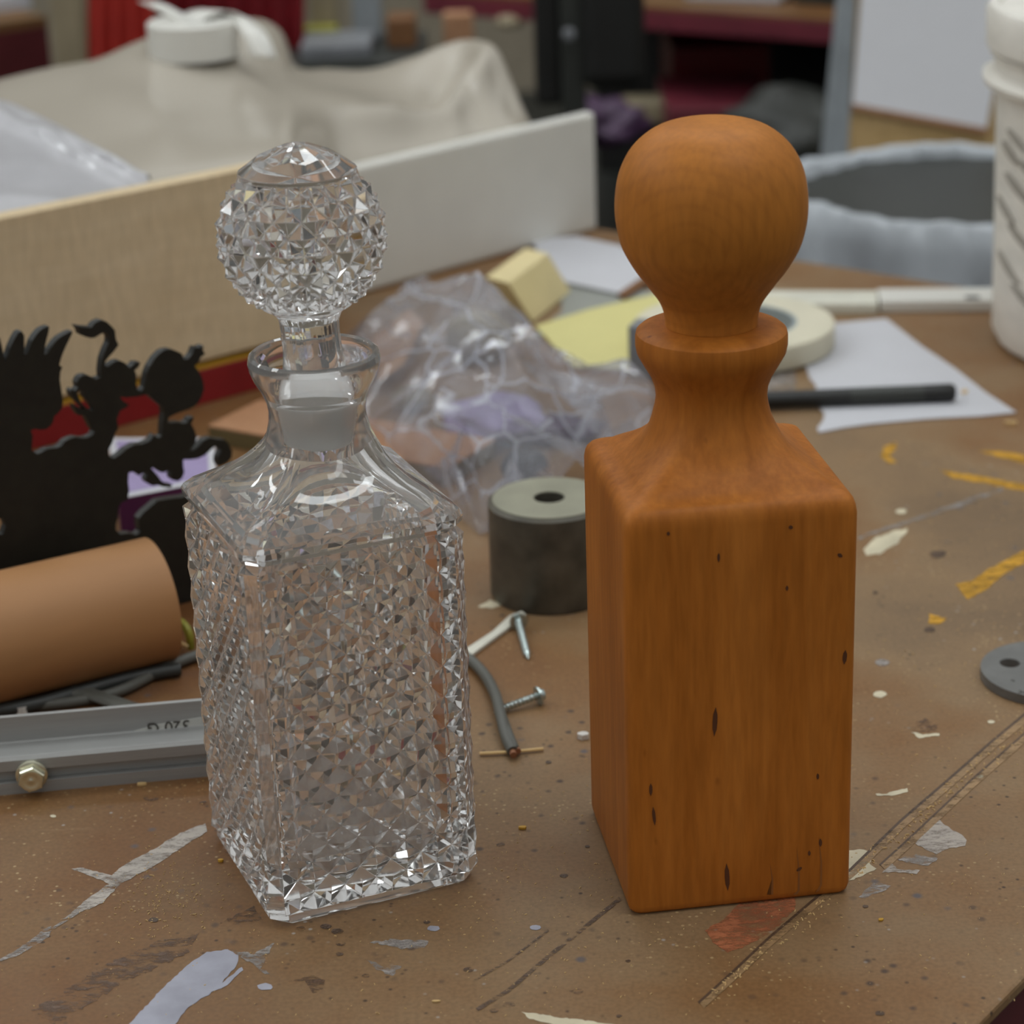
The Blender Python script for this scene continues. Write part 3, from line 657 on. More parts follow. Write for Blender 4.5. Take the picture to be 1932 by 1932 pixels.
# ------------------------------------------------------------------ black silhouette cut-out
P0 = at(350, 1138); th = math.radians(36); pe = Vector((math.cos(th), math.sin(th), 0)); pn = Vector((pe.y, -pe.x, 0))
outer = [(-70, 1252), (-70, 640), (-50, 620), (-40, 650), (-30, 690), (-15, 640), (0, 638), (4, 655), (9, 683), (16, 668), (20, 655), (27, 640), (34, 628), (41, 625), (46, 633), (46, 650), (46, 668), (52, 668), (55, 660), (61, 643), (68, 632), (76, 623), (85, 618), (93, 616), (92, 626), (88, 640), (85, 655), (84, 668), (90, 667), (96, 656), (103, 646), (111, 638), (119, 633), (128, 628), (137, 625), (136, 630), (132, 638), (127, 648), (123, 657), (119, 666), (116, 674), (112, 689), (118, 693), (114, 702), (113, 717), (116, 737), (119, 756), (117, 771), (109, 780), (102, 786), (101, 794), (96, 803), (87, 810), (75, 811), (66, 809), (58, 812), (62, 822), (61, 832), (60, 850), (71, 857), (80, 853), (87, 848), (98, 846), (109, 845), (116, 841), (122, 833), (134, 827), (144, 825), (155, 827), (165, 826), (174, 822), (178, 815), (172, 807), (167, 797), (160, 784), (155, 783), (149, 784), (142, 774), (140, 763), (150, 771), (161, 774), (151, 764), (142, 756), (135, 747), (133, 738), (137, 734), (142, 738), (147, 731), (145, 722), (150, 712), (157, 708), (166, 708), (174, 713), (182, 715), (191, 712), (190, 702), (191, 690), (193, 677), (196, 668), (200, 658), (205, 647), (206, 639), (203, 632), (198, 627), (189, 631), (179, 637), (172, 638), (163, 636), (152, 632), (149, 623), (143, 615), (158, 617), (173, 618), (176, 613), (181, 608), (191, 604), (201, 607), (211, 616), (217, 623), (218, 632), (219, 640), (224, 651), (216, 662), (205, 674), (199, 682), (198, 690), (204, 692), (210, 687), (218, 682), (227, 681), (236, 685), (244, 694), (250, 690), (255, 684), (265, 684), (262, 692), (254, 699), (257, 706), (257, 725), (259, 736), (267, 738), (272, 731), (275, 717), (277, 705), (282, 692), (292, 676), (304, 664), (312, 660), (322, 659), (332, 662), (343, 667), (347, 678), (355, 677), (362, 669), (365, 662), (367, 656), (375, 656), (384, 652), (383, 660), (387, 668), (379, 674), (375, 683), (367, 691), (374, 699), (380, 710), (384, 722), (385, 734), (381, 748), (374, 760), (366, 767), (357, 772), (345, 776), (331, 781), (318, 788), (317, 797), (326, 798), (337, 797), (348, 799), (354, 796), (357, 790), (366, 787), (361, 800), (367, 811), (371, 824), (369, 836), (362, 845), (358, 850), (367, 849), (375, 842), (383, 832), (390, 828), (398, 826), (410, 829), (425, 830), (432, 838), (438, 852), (437, 864), (428, 874), (414, 880), (411, 872), (412, 862), (418, 850), (413, 843), (404, 843), (395, 851), (387, 859), (374, 865), (360, 867), (346, 867), (346, 880), (348, 891), (344, 902), (336, 908), (326, 906), (322, 899), (325, 891), (317, 888), (308, 892), (300, 890), (290, 881), (286, 884), (296, 895), (304, 906), (313, 914), (326, 915), (322, 920), (308, 919), (297, 915), (288, 917), (278, 912), (274, 905), (279, 897), (277, 890), (270, 892), (263, 898), (256, 892), (251, 890), (243, 892), (242, 910), (244, 926), (240, 944), (229, 948), (224, 958), (223, 975), (219, 990), (219, 1000), (227, 1008), (243, 1006), (257, 1009), (265, 1003), (262, 990), (262, 978), (270, 968), (283, 957), (297, 945), (320, 941), (345, 938), (400, 925), (430, 930), (440, 960), (440, 1114), (350, 1138), (200, 1179)]
hB = [(226, 749), (240, 750), (261, 748), (278, 744), (291, 755), (308, 769), (310, 781), (307, 800), (306, 822), (299, 826), (291, 820), (283, 832), (268, 838), (254, 839), (238, 847), (226, 858), (215, 865), (206, 861), (204, 850), (212, 836), (217, 819), (223, 808), (221, 790), (227, 775), (240, 768), (244, 764), (233, 757)]
hV = [(145, 741), (152, 735), (158, 738), (160, 750), (168, 760), (177, 773), (176, 777), (164, 770), (152, 759)]
hH = [(-14, 975), (6, 979), (11, 992), (6, 1008), (-14, 1012)]
co = prism('silhouette_cutout', [[onp(x, y, P0, pn) for x, y in L] for L in (outer, hB, hV, hH)], -pn*.005, M['black'])
tag(co, 'black openwork silhouette board with spiky fronds, round fruits and curling stems', 'cutout')

# ------------------------------------------------------------------ purple box behind the cut-out
z = .022
bl, br, tr_, tl = at(222, 941, z), at(408, 905, z), at(404, 826, z), at(204, 826, z)
pbx = thing('purple_box', 'flat purple box with lilac white-bordered top, behind the black cutout', 'box', Vector(((bl.x+tr_.x)/2, (bl.y+tr_.y)/2, 0)))
q = [bl, br, tr_, tl]
hexa('carton', [Vector((p.x, p.y, 0)) for p in q]+[Vector((p.x, p.y, z-.0003)) for p in q], M['purple'], pbx, .0008)
hexa('white_border', [p+Vector((0, 0, -.0002)) for p in q]+[p for p in q], M['paper'], pbx)
c0 = (bl+br+tr_+tl)/4; qi = [c0+(p-c0)*f for p, f in zip(q, (.86, .86, .86, .86))]
hexa('lilac_panel', [p+Vector((0, 0, .0001)) for p in qi]+[p+Vector((0, 0, .0003)) for p in qi], M['lilac'], pbx)

# ------------------------------------------------------------------ cardboard tube
r0 = .0315; ta, tb = at(-90, 1224, r0), at(297, 1131, r0); td = (tb-ta).normalized()
ax = Matrix((Vector((-td.y, td.x, 0)), Vector((0, 0, 1)), td)).transposed()
if ax.determinant() < 0: ax = Matrix((Vector((td.y, -td.x, 0)), Vector((0, 0, 1)), td)).transposed()
Lt = (tb-ta).length
tube = thing('cardboard_tube', 'brown cardboard tube lying in front of the black cutout', 'tube', Vector(((ta.x+tb.x)/2, (ta.y+tb.y)/2, 0)))
ring_lathe('tube_wall', [(r0, 0), (r0, Lt), (r0-.0018, Lt+.0002), (r0-.0018, 0)], ta, M['kraft'], tube, 72, ax)
# pale shaving and plastic shred at its mouth
sh = sweep('wood_shaving', [at(290, 1221, .008), at(298, 1205, .018), at(308, 1190, .022), at(322, 1200, .018), at(338, 1212, .014), at(352, 1220, .006)], .0022, M['shaving'], None, 6, 4, lambda t: .5+.8*math.sin(PI*min(1, t*1.2)))
tag(sh, 'curled pale wood shaving at the mouth of the cardboard tube', 'shaving')
lf = sweep('plastic_shred', [at(338, 1172, .012), at(350, 1182, .014), at(358, 1200, .01), at(360, 1222, .003)], .0022, M['leaf'], None, 6, 4)
tag(lf, 'yellow-green plastic shred between the tube and the glass decanter', 'shred')

# ------------------------------------------------------------------ aluminium channel with bolt
cA, cB = at(-120, 1512), at(470, 1458); cd = (cB-cA).normalized(); cn = Vector((-cd.y, cd.x, 0))
chn = thing('aluminium_channel', 'grey slotted aluminium channel with a bolt, left of the glass decanter', 'channel', (cA+cB)/2)
prof = [(0, 0), (0, .0055), (.004, .0055), (.004, .0115), (0, .0115), (0, .0165), (.0015, .018), (.0145, .018), (.0155, .0185), (.0155, .0305), (.018, .0305), (.018, 0)]
V_ = [P+cn*a+Vector((0, 0, b)) for P in (cA, cB) for a, b in prof]; n = len(prof)
F_ = [(i, (i+1) % n, (i+1) % n+n, i+n) for i in range(n)]
tri = tessellate_polygon([[Vector((a, b, 0)) for a, b in prof]]); F_ += [tuple(t) for t in tri]+[tuple(i+n for i in reversed(t)) for t in tri]
finish('extrusion', V_, F_, M['alu'], chn)
Pc = cA+cn*.0155
def onback(px, py): return onp(px, py, Pc, -cn)
sq = [onback(245, 1398), onback(252, 1379), onback(300, 1366), onback(385, 1352), onback(430, 1346), onback(430, 1384), onback(385, 1389)]
st = prism('sticker', [sq], -cn*.0003, M['sticker'], chn)
text_mesh('320 G', .0078, M['ink'], onback(318, 1370)-cn*.0003, -cd, (0, 0, -1), 'lettering', chn)
Pb = onp(60, 1460, cA, -cn); bx_ = Matrix((cd, Vector((0, 0, 1)), -cn)).transposed()
if bx_.determinant() < 0: bx_ = Matrix((-cd, Vector((0, 0, 1)), -cn)).transposed()
Pb.z = max(Pb.z, .0088)
blt = finish_b = thing('hex_bolt', 'shiny hex bolt head in the slot of the aluminium channel', 'bolt', Vector((Pb.x, Pb.y, 0)))
lathe('washer', [(.0066, .0002), (.0070, .0006), (.0070, .0016), (.0064, .002)], Pb, M['brass'], blt, 40, axis=bx_)
V_ = []; 
for r, zz in ((.0063, .002), (.0063, .0058), (.0058, .0066)):
    for k in range(6): a = k*PI/3+.3; V_.append(Pb+bx_@Vector((r*math.cos(a), r*math.sin(a), zz)))
F_ = [(i*6+k, i*6+(k+1) % 6, i*6+6+(k+1) % 6, i*6+6+k) for i in range(2) for k in range(6)]+[(0, 1, 2, 3, 4, 5), (12, 13, 14, 15, 16, 17)]
finish('hex_head', V_, F_, M['brass'], blt)
lathe('dished_face', [(.0049, .0066), (.0050, .0072), (.0044, .0074), (.0032, .007), (.0015, .0068), (.0008, .0072), (.0003, .0073)], Pb, M['brass'], blt, 32, axis=bx_)

# ------------------------------------------------------------------ cords
def g(px, py, z): return at(px, py, z)
c1 = thing('power_cord', 'black rubber cord running behind the glass decanter to a frayed copper end', 'cord', at(700, 1215))
sweep('insulation', [g(60, 1332, .003), g(150, 1322, .003), g(230, 1302, .0035), g(300, 1266, .0035), g(362, 1240, .0035), g(450, 1217, .0035), g(600, 1202, .0035), g(760, 1210, .0035), g(860, 1230, .0035), g(905, 1262, .0035), g(932, 1305, .0045), g(945, 1350, .006), g(955, 1390, .004), g(968, 1418, .003)], .0027, M['cordg'], c1, 12, 5, lobes=False)
sweep('insulation', [g(948, 1352, .0045), g(960, 1385, .0045), g(972, 1414, .003)], .0022, M['cordg'], c1, 10, 5)
for a, b in (((966, 1414), (969, 1425)), ((973, 1411), (977, 1418))):
    w = sweep('copper_wire', [g(*a, .003), g(*b, .0028)], .0016, M['copper'], c1, 8, 1); w['label'] = 'bare copper end'
c2 = sweep('twin_flex', [g(134, 1303, .005), g(165, 1308, .0045), g(215, 1325, .004), g(262, 1340, .004), g(330, 1352, .004)], .0026, M['cordg'], None, 12, 5, lobes=True)
tag(c2, 'short grey twin flex with cut end between cardboard tube and aluminium channel', 'cord')
c3 = sweep('rubber_cable', [g(-40, 1345, .004), g(60, 1330, .004), g(150, 1305, .004), g(250, 1278, .004), g(340, 1262, .004)], .0034, M['cord'], None, 12, 5)
tag(c3, 'dark cable in the shadow under the cardboard tube', 'cable')

# ------------------------------------------------------------------ lead weight, screws, stick, disc
lc = at(1041, 1116); LR = .0322
ld = thing('lead_weight', 'dark grey metal cylinder with a hole in its top, left of the wooden decanter', 'weight', lc)
ring_lathe('casting', [(LR-.001, 0), (LR, .002), (LR-.0002, .0515), (LR-.002, .053), (.0078, .053), (.0078, .01), (.0078, 0)], lc, M['lead'], ld, 72)
ring_lathe('cut_face', [(LR-.0026, .0531), (LR-.0026, .0534), (.0082, .0534), (.0082, .0531)], lc, M['leadtop'], ld, 72)
def screw(label, head, tip, hr, sr, hz):
    a = Vector(head); b = Vector(tip); d = (b-a).normalized(); L = (b-a).length
    X = d.orthogonal().normalized(); Mx = Matrix((X, d.cross(X), d)).transposed()
    t = thing('screw', label, 'screw', Vector((a.x, a.y, 0)), 'loose screws on the bench')
    lathe('head', [(hr*.5, -.0026), (hr*.62, -.002), (hr*.66, -.0006), (hr, 0), (hr, .0009), (sr, .0012)], a, M['zinc'], t, 28, axis=Mx)
    V = []; Fc = []; n = 12; st = 130; turns = 11
    for i in range(st):
        u = i/(st-1); taper = 1 if u < .85 else max(.08, (1-u)/.15)
        for k in range(n):
            ang = 2*PI*k/n; ph = (u*turns*2*PI-ang) % (2*PI); rr = sr*taper*(.82+.28*max(0, 1-abs(ph-PI)/1.3))
            V.append(a+Mx@Vector((rr*math.cos(ang), rr*math.sin(ang), .0012+u*(L-.0012))))
    for i in range(st-1):
        for k in range(n):
            p, q = i*n+k, i*n+(k+1) % n; Fc.append((p, q, q+n, p+n))
    Fc += [tuple(range(n)), tuple((st-1)*n+k for k in range(n))]
    finish('thread', V, Fc, M['zinc'], t); return t
screw('zinc screw standing on its head rim below the lead weight, tip toward us', at(978, 1172, .0048), at(997, 1244, .0012), .0046, .0019, 0)
screw('zinc screw lying under the frayed cord, head to the right', at(1017, 1312, .0046), at(931, 1344, .0016), .0046, .0019, 0)
cst = flat('flat_stick', [(820, 1268), (890, 1222), (930, 1196), (962, 1166), (985, 1158), (992, 1164), (985, 1176), (960, 1188), (900, 1232), (840, 1280)], M['stick'], .0006, .0016)
tag(cst, 'pale flat stick pointing from the glass decanter to the upright screw', 'stick')
sp = sweep('wood_splinter', [at(905, 1422, .0012), at(960, 1419, .0014), at(1025, 1413, .0012)], .0008, M['shaving'], None, 6, 2)
tag(sp, 'thin straw coloured splinter beneath the frayed cord end', 'splinter')
dc = at(1980, 1280); DR = .0325
dk = thing('iron_disc', 'flat grey metal disc with a hole at the right edge of the picture', 'disc', dc)
hc = at(1905, 1252, .0046); n = 64
Lo = [dc+Vector((DR*math.cos(2*PI*k/n), DR*math.sin(2*PI*k/n), .0003)) for k in range(n)]
hx = Vector((hc.x, hc.y, .0003)); Lh = [hx+Vector((.0049*math.cos(2*PI*k/24), .0049*math.sin(2*PI*k/24), 0)) for k in range(24)]
Lm = [dc+Vector((.006*math.cos(2*PI*k/24), .006*math.sin(2*PI*k/24), .0003)) for k in range(24)]
prism('plate', [Lo, Lh, Lm], (0, 0, .0046), M['disc'], dk)
text_mesh('v', .0045, M['faint'], at(1912, 1284, .0049), (1, .1, 0), (-.1, 1, 0), 'stamped_mark', dk)
text_mesh('A', .006, M['faint'], at(1926, 1306, .0049), (1, .1, 0), (-.1, 1, 0), 'stamped_mark', dk)

# ------------------------------------------------------------------ chips and sawdust
def chip(name, label, px, py, w, h, t, mat, a=0):
    P = at(px, py); c, s = math.cos(a), math.sin(a); o = []
    for k in range(7):
        an = 2*PI*k/7; x, y = w*math.cos(an)*R.uniform(.7, 1.1), h*math.sin(an)*R.uniform(.7, 1.1); o.append(P+Vector((x*c-y*s, x*s+y*c, .0002)))
    return tag(prism(name, [o], (0, 0, t), mat), label, 'chip')
chip('plaster_chip', 'white plaster chip touching the left foot of the wooden decanter', 1101, 1393, .003, .0022, .0025, M['chipw'])
chip('plastic_chip', 'bright yellow chip on the bench between the two decanters', 986, 1564, .002, .0012, .001, M['yellowp'])
chip('plastic_chip', 'bright yellow chip on the bench in front of the wooden decanter', 1662, 1737, .0012, .0008, .0006, M['yellowp'], .4)
chip('plastic_chip', 'yellow chip at the lower left corner of the glass decanter', 417, 1626, .0014, .001, .001, M['yellowp'])
chip('wood_chip', 'pale yellow wood chip in front of the aluminium channel', 268, 1482, .0028, .001, .0012, M['shaving'])
chip('wood_chip', 'cream wood chip near the bottom edge left of centre', 822, 1891, .0018, .0006, .0006, M['shaving'])
chip('wood_chip', 'cream wood chip by the black marker tip on torn paper', 1820, 743, .004, .002, .002, M['shaving'], 1)
chip('wood_chip', 'pale wood chip right of the torn paper corner', 1908, 800, .005, .002, .0015, M['shaving'], -.3)
chip('paper_shred', 'tiny white shred standing behind the aluminium channel', 40, 1352, .0028, .0018, .005, M['chipw'])
V_ = []; F_ = []
def grain(P, s, k):
    b = len(V_); a = R.uniform(0, PI); l = s*R.uniform(.8, 2.2); w = s*.5
    ax_ = Vector((math.cos(a), math.sin(a), 0)); bx2 = Vector((-ax_.y, ax_.x, 0))
    for sx, sy, sz in ((-1, -1, 0), (1, -1, 0), (1, 1, 0), (-1, 1, 0), (-.6, -.6, 1), (.6, -.6, 1), (.6, .6, 1), (-.6, .6, 1)):
        V_.append(P+ax_*l*sx+bx2*w*sy+Vector((0, 0, .00015+s*sz)))
    for f in ((0, 3, 2, 1), (4, 5, 6, 7), (0, 1, 5, 4), (1, 2, 6, 5), (2, 3, 7, 6), (3, 0, 4, 7)): F_.append(tuple(b+i for i in f))
for i in range(1500):
    if i < 520: px, py = R.uniform(0, 1932), R.uniform(1430, 1932)
    elif i < 800: px, py = R.gauss(310, 55), R.gauss(1690, 40)
    elif i < 1050: px, py = R.gauss(1000, 130), R.gauss(1640, 110)
    elif i < 1300:
        t = R.random(); px, py = 1330+t*600+R.gauss(8, 9), 1885-t*525+R.gauss(6, 8)
    else: px, py = R.uniform(1620, 1932), R.uniform(900, 1450)
    P = at(px, py); q1 = P-GC; q2 = P-WC
    if max(abs(q1.dot(e1)), abs(q1.dot(e2))) < .047 or max(abs(q2.dot(f1)), abs(q2.dot(f2))) < .047: continue
    grain(P, R.uniform(.00012, .00034)*(1.5 if 1050 <= i < 1300 else 1), i)
sd = finish('sawdust', V_, F_, M['shaving']); tag(sd, 'fine pale sawdust scattered over the brown bench top', 'sawdust', None, 'stuff')

# ------------------------------------------------------------------ wooden batten and plastic bag
bA, bB = at(395, 836), at(846, 918)
bt = thing('wood_batten', 'peach coloured flat wooden batten lying behind the glass decanter', 'batten', (bA+bB)/2)
slab('batten', bA, bB, .055, 0, .0105, M['olive'], bt, .0006); slab('planed_top', bA, bB, .055, .0106, .012, M['peach'], bt, .0004)
bo = [(905, 1012, 0), (868, 962, 0), (852, 915, .014), (800, 885, .016), (735, 842, .015), (700, 800, .015), (668, 770, .014), (650, 700, .012), (635, 650, .012), (1235, 860, 0), (1180, 880, 0), (1120, 905, 0), (1010, 985, 0), (950, 1008, 0), (1240, 800, 0), (1236, 740, .02)]
bi = [(700, 600, .045), (760, 548, .055), (802, 522, .06), (828, 548, .05), (865, 530, .065), (902, 516, .074), (940, 548, .07), (985, 600, .064), (1030, 655, .05), (1060, 682, .042), (1110, 690, .038), (1180, 682, .04), (1222, 722, .03), (860, 600, .06), (900, 640, .058), (960, 650, .06), (800, 620, .042), (740, 680, .038), (770, 740, .04), (840, 700, .052), (900, 710, .045), (1000, 730, .05), (1060, 750, .038), (1130, 760, .042), (1190, 790, .03), (820, 790, .04), (880, 810, .046), (950, 790, .05), (1040, 820, .045), (1110, 840, .03), (760, 830, .022), (850, 860, .032), (910, 880, .034), (960, 870, .045), (1030, 880, .048), (1080, 870, .022), (890, 950, .012), (940, 940, .026), (1000, 930, .03), (1050, 930, .018)]
P3 = [at(*p) for p in bo+bi]
for p in [at(*q) for q in bi[:13]]: P3.append(Vector((p.x+.012, p.y+.045, .002)))
def inb(x, y): return True
Rb = random.Random(11); base_n = len(P3)
pts2 = [Vector((p.x, p.y)) for p in P3]
def hull_tris(P):
    r = delaunay_2d_cdt([Vector((p.x, p.y)) for p in P], [], [], 0, 1e-6)
    return [tuple(r[3][v][0] for v in f) for f in r[2]]
T = hull_tris(P3)
bmx = bmesh.new(); vs = [bmx.verts.new(p) for p in P3]
for t in T:
    a, b, c = [P3[i] for i in t]
    if max((a-b).length, (b-c).length, (a-c).length) < .16:
        try: bmx.faces.new([vs[i] for i in t])
        except ValueError: pass
for v in [v for v in bmx.verts if not v.link_faces]: bmx.verts.remove(v)
for it, amp in ((0, .0032), (1, .0014), (2, .0004)):
    bmesh.ops.subdivide_edges(bmx, edges=bmx.edges[:], cuts=1, use_grid_fill=True)
    bmesh.ops.triangulate(bmx, faces=bmx.faces[:])
    for v in bmx.verts:
        if not v.is_boundary:
            nz = noise.noise(v.co*(38*2**it)+Vector((it*7, 3, 1)))
            v.co.z = max(.0015, v.co.z+amp*(1-2.6*abs(nz))); v.co.x += Rb.uniform(-amp, amp)*.25; v.co.y += Rb.uniform(-amp, amp)*.25
for v in bmx.verts: v.co.z = max(v.co.z, .0012)
bg = frombm('plastic_bag', bmx, M['bag'], None, True); autosmooth(bg, 14)
tag(bg, 'crumpled clear plastic bag with purple things inside, behind the two decanters', 'bag')
def blob(name, label, cat, px, py, rx, ry, rz, mat, lump=.18, seed=0):
    P = at(px, py, rz); bm = bmesh.new(); bmesh.ops.create_icosphere(bm, subdivisions=4, radius=1)
    for v in bm.verts:
        k = 1+lump*noise.noise(v.co*1.8+Vector((seed, 0, 0)))+lump*.4*noise.noise(v.co*5+Vector((seed, 9, 0)))
        v.co = Vector((P.x+v.co.x*rx*k, P.y+v.co.y*ry*k, max(.0015, P.z+v.co.z*rz*k*.95)))
    return tag(frombm(name, bm, mat, None, True), label, cat)
blob('purple_packet', 'soft lilac packet inside the crumpled plastic bag', 'packet', 930, 790, .032, .03, .013, M['lilac'], .25, 1)
blob('purple_bundle', 'deep purple bundle inside the bag beside the wooden decanter', 'bundle', 1045, 810, .028, .014, .008, M['purplebag'], .3, 4)
blob('plastic_ball', 'small black rounded ball inside the front of the plastic bag', 'ball', 990, 880, .014, .012, .011, M['dark'], .1, 2)
blob('beige_sponge', 'beige block seen through the back of the plastic bag', 'sponge', 905, 632, .024, .018, .018, M['beige'], .05, 6)
blob('green_wad', 'small dark olive wad at the left inside the plastic bag', 'wad', 778, 752, .014, .012, .008, M['olive'], .2, 8)
pk = flat('kraft_scrap', [(700, 640), (770, 585), (800, 610), (760, 690), (715, 720)], M['kraft'], .0135, .0006); tag(pk, 'peach paper scrap under the left of the plastic bag', 'scrap')

# ------------------------------------------------------------------ things behind the wooden decanter
D = at(959, 534, .033); A = at(915, 522, .033); B = at(991, 467, .033); Dn = at(1006, 609, .0005)
dv = Dn-D; a_ = A-D; b_ = B-A
a_.z = b_.z = 0
lowq = [D+dv, D+dv+a_, D+dv+a_+b_, D+dv+b_]; upq = [D, D+a_, D+a_+b_, D+b_]
hb = hexa('foam_block', lowq+upq, M['foam'], None, .001); tag(hb, 'slanted cream foam block between the white board and yellow paper', 'block')
wc = flat('white_card', [(1000, 452), (1090, 448), (1170, 465), (1240, 505), (1172, 556), (1045, 530)], M['paper'], .0028, .001); tag(wc, 'white card sheet beyond the cream foam block', 'card')
bs = flat('brown_strip', [(1165, 558), (1240, 508), (1250, 516), (1178, 566)], M['brownbox'], .0028, .002); tag(bs, 'thin brown strip along the near edge of the white card', 'strip')
gc_ = flat('grey_card', [(1000, 640), (1060, 590), (1058, 530), (1180, 545), (1300, 560), (1290, 600), (1100, 620)], M['greyp'], .0004, .0008); tag(gc_, 'grey card lying between white card and yellow paper', 'card')
ys = flat('yellow_sheet', [(1010, 616), (1110, 585), (1245, 554), (1330, 560), (1330, 690), (1200, 700), (1080, 692)], M['yel'], .0016, .0006); tag(ys, 'pale yellow paper sheet left of the masking tape roll', 'paper')
gb = slab('grey_block', at(1186, 716), at(1262, 722), .02, .0024, .037, M['greyb'], None, .0008); tag(gb, 'small grey upright block behind the wooden decanter neck', 'block')
mc = at(1385, 655); mc.z = .0024
mt = thing('masking_tape_roll', 'roll of cream masking tape lying flat behind the wooden neck', 'tape', mc)
ring_lathe('tape', [(.0685, 0), (.0690, .0008), (.0690, .0155), (.0682, .0163), (.0435, .0163), (.0435, 0)], mc, M['tape'], mt, 90)
ring_lathe('core', [(.0433, 0), (.0433, .0163), (.041, .0163), (.041, 0)], mc, M['tapein'], mt, 90)
s1 = slab('white_moulding', at(1440, 592), at(1656, 593), .034, 0, .008, M['stick'], None, .001); tag(s1, 'cream painted flat strip behind the tape roll', 'strip')
s2 = thing('white_trim_strip', 'grey-white strip with a dark mark next to the plaster bucket', 'strip', at(1765, 588))
slab('strip', at(1660, 590), at(1885, 588), .034, 0, .0085, M['white'], s2, .001)
slab('dark_mark', at(1822, 586), at(1848, 585.5), .006, .0087, .0092, M['dark'], s2)
ps = flat('torn_paper', [(1480, 640), (1565, 612), (1672, 602), (1740, 655), (1800, 695), (1860, 742), (1917, 779), (1850, 786), (1750, 791), (1640, 801), (1590, 808), (1545, 817), (1542, 808), (1552, 797), (1556, 782), (1546, 770), (1548, 752), (1538, 745), (1540, 728), (1528, 715), (1520, 690), (1500, 680)], M['paper'], .0004, .0006); tag(ps, 'torn white paper scrap lying under the black marker', 'paper')
ma, mb = at(1340, 759, .0065), at(1802, 740, .0068)
mk = thing('marker_pen', 'black marker pen lying across the torn white paper', 'pen', Vector((mb.x, mb.y, 0)))
md = (mb-ma).normalized(); q = lambda t: ma.lerp(mb, t)
sweep('barrel', [q(0), q(.3), q(.57)], .0056, M['dark'], mk, 20, 1); sweep('label_band', [q(.57), q(.87)], .0057, M['darkgrey'], mk, 20, 1)
sweep('cap', [q(.87), q(.93), q(.985), q(1.0)], .0058, M['dark'], mk, 20, 1, lambda t: 1 if t < .8 else .75)
bp = at(1868, 668); bc = bp+Vector((.128, .02, 0))
bk = thing('plaster_bucket', 'white plastic bucket smeared with plaster at the right edge', 'bucket', bc)
lathe('pail', [(.112, 0), (.118, .003), (.121, .010), (.1225, .08), (.1245, .165), (.126, .176), (.1335, .179), (.1345, .183), (.127, .187), (.1265, .196), (.130, .198), (.130, .2)], bc, M['bucket'], bk, 96, warp=lambda r, z, a: (r+.0012*noise.noise(Vector((a*6, z*60, 0))), z))
lathe('lid', [(.129, .2005), (.1325, .203), (.1335, .226), (.131, .230), (.126, .2305), (.124, .227), (.03, .2265)], bc, M['bucket'], bk, 96)
for k, (aa, zz, ww_, hh) in enumerate(((3.35, .14, .02, .003), (3.45, .118, .03, .003), (3.3, .10, .025, .0025), (3.5, .085, .03, .003), (3.35, .062, .03, .003), (3.55, .045, .03, .0025), (3.42, .15, .02, .002), (3.6, .13, .03, .003))):
    r_ = .1245; L = []
    for s_ in range(10):
        an = 2*PI*s_/10; L.append((aa+ww_/r_*math.cos(an)*.6, zz+hh*math.sin(an)-ww_*.25*math.cos(an)))
    Vp = [bc+Vector((math.cos(a)*(r_+.0008+(z-.1)*.03), math.sin(a)*(r_+.0008+(z-.1)*.03), z)) for a, z in L]; cen = sum(Vp, Vector())/10
    Vq = [bc+Vector(((p-bc).x*.985, (p-bc).y*.985, (p-bc).z)) for p in Vp]
    finish('plaster_smear', Vp+Vq, [tuple(range(10)), tuple(range(19, 9, -1))]+[(i, (i+1) % 10, (i+1) % 10+10, i+10) for i in range(10)], M['bucketmark'], bk)

# ------------------------------------------------------------------ bin and leaning board beyond the bench
nc = aty(1800, 340, 2.16); rimz = nc.z; nb = Vector((nc.x, nc.y, -.9))
bn = thing('waste_bin', 'grey waste bin with translucent liner folded over its rim, beyond the bench', 'bin', nb)
lathe('bin_body', [(.12, 0), (.125, .01), (.15, .9+rimz-.03), (.152, .9+rimz-.012)], nb, M['darkgrey'], bn, 64)
def lw(r, z, a): 
    k = noise.noise(Vector((math.cos(a)*3, math.sin(a)*3, z*14)))
    return r+.007*k+.0025*math.sin(a*9+z*40)+.003*math.sin(a*29), z+.006*noise.noise(Vector((a*3, 5, z*9)))
zt = .9+rimz
lathe('bin_liner', [(.170, zt-.085), (.172, zt-.07), (.168, zt-.05), (.168, zt-.03), (.163, zt-.006), (.158, zt), (.150, zt-.004), (.142, zt-.03), (.135, zt-.08), (.128, zt-.16), (.10, zt-.22)], nb, M['binbag'], bn, 120, warp=lw, closed=False)
# tilted board with paper
bP = aty(1700, 200, 2.42); bnrm = Vector((.12, -1, .12)).normalized()
def onb(px, py, o=0): return onp(px, py, bP+bnrm*o, bnrm)
lbq = [(1556, 418), (1960, 500), (2010, -180), (1628, -180)]
bd = thing('leaning_board', 'pale plywood board leaning behind the waste bin with white paper on it', 'board', onb(1700, 420))
hexa('plywood', [onb(x, y)-bnrm*.012 for x, y in lbq]+[onb(x, y) for x, y in lbq], M['ply2'], bd, .001)
eq = [(1545, 416), (1592, 425), (1622, -180), (1604, -180)]
hexa('white_edge', [onb(x, y)-bnrm*.02 for x, y in eq]+[onb(x, y)+bnrm*.004 for x, y in eq], M['bluegrey'], bd, .001)
qq = [(1606, 196), (1858, 241), (1925, -120), (1634, -160)]
hexa('white_paper', [onb(x, y)+bnrm*.0045 for x, y in qq]+[onb(x, y)+bnrm*.0055 for x, y in qq], M['paper2'], bd)
qb = [(1606, 205), (1860, 252), (1860, 241), (1606, 195)]
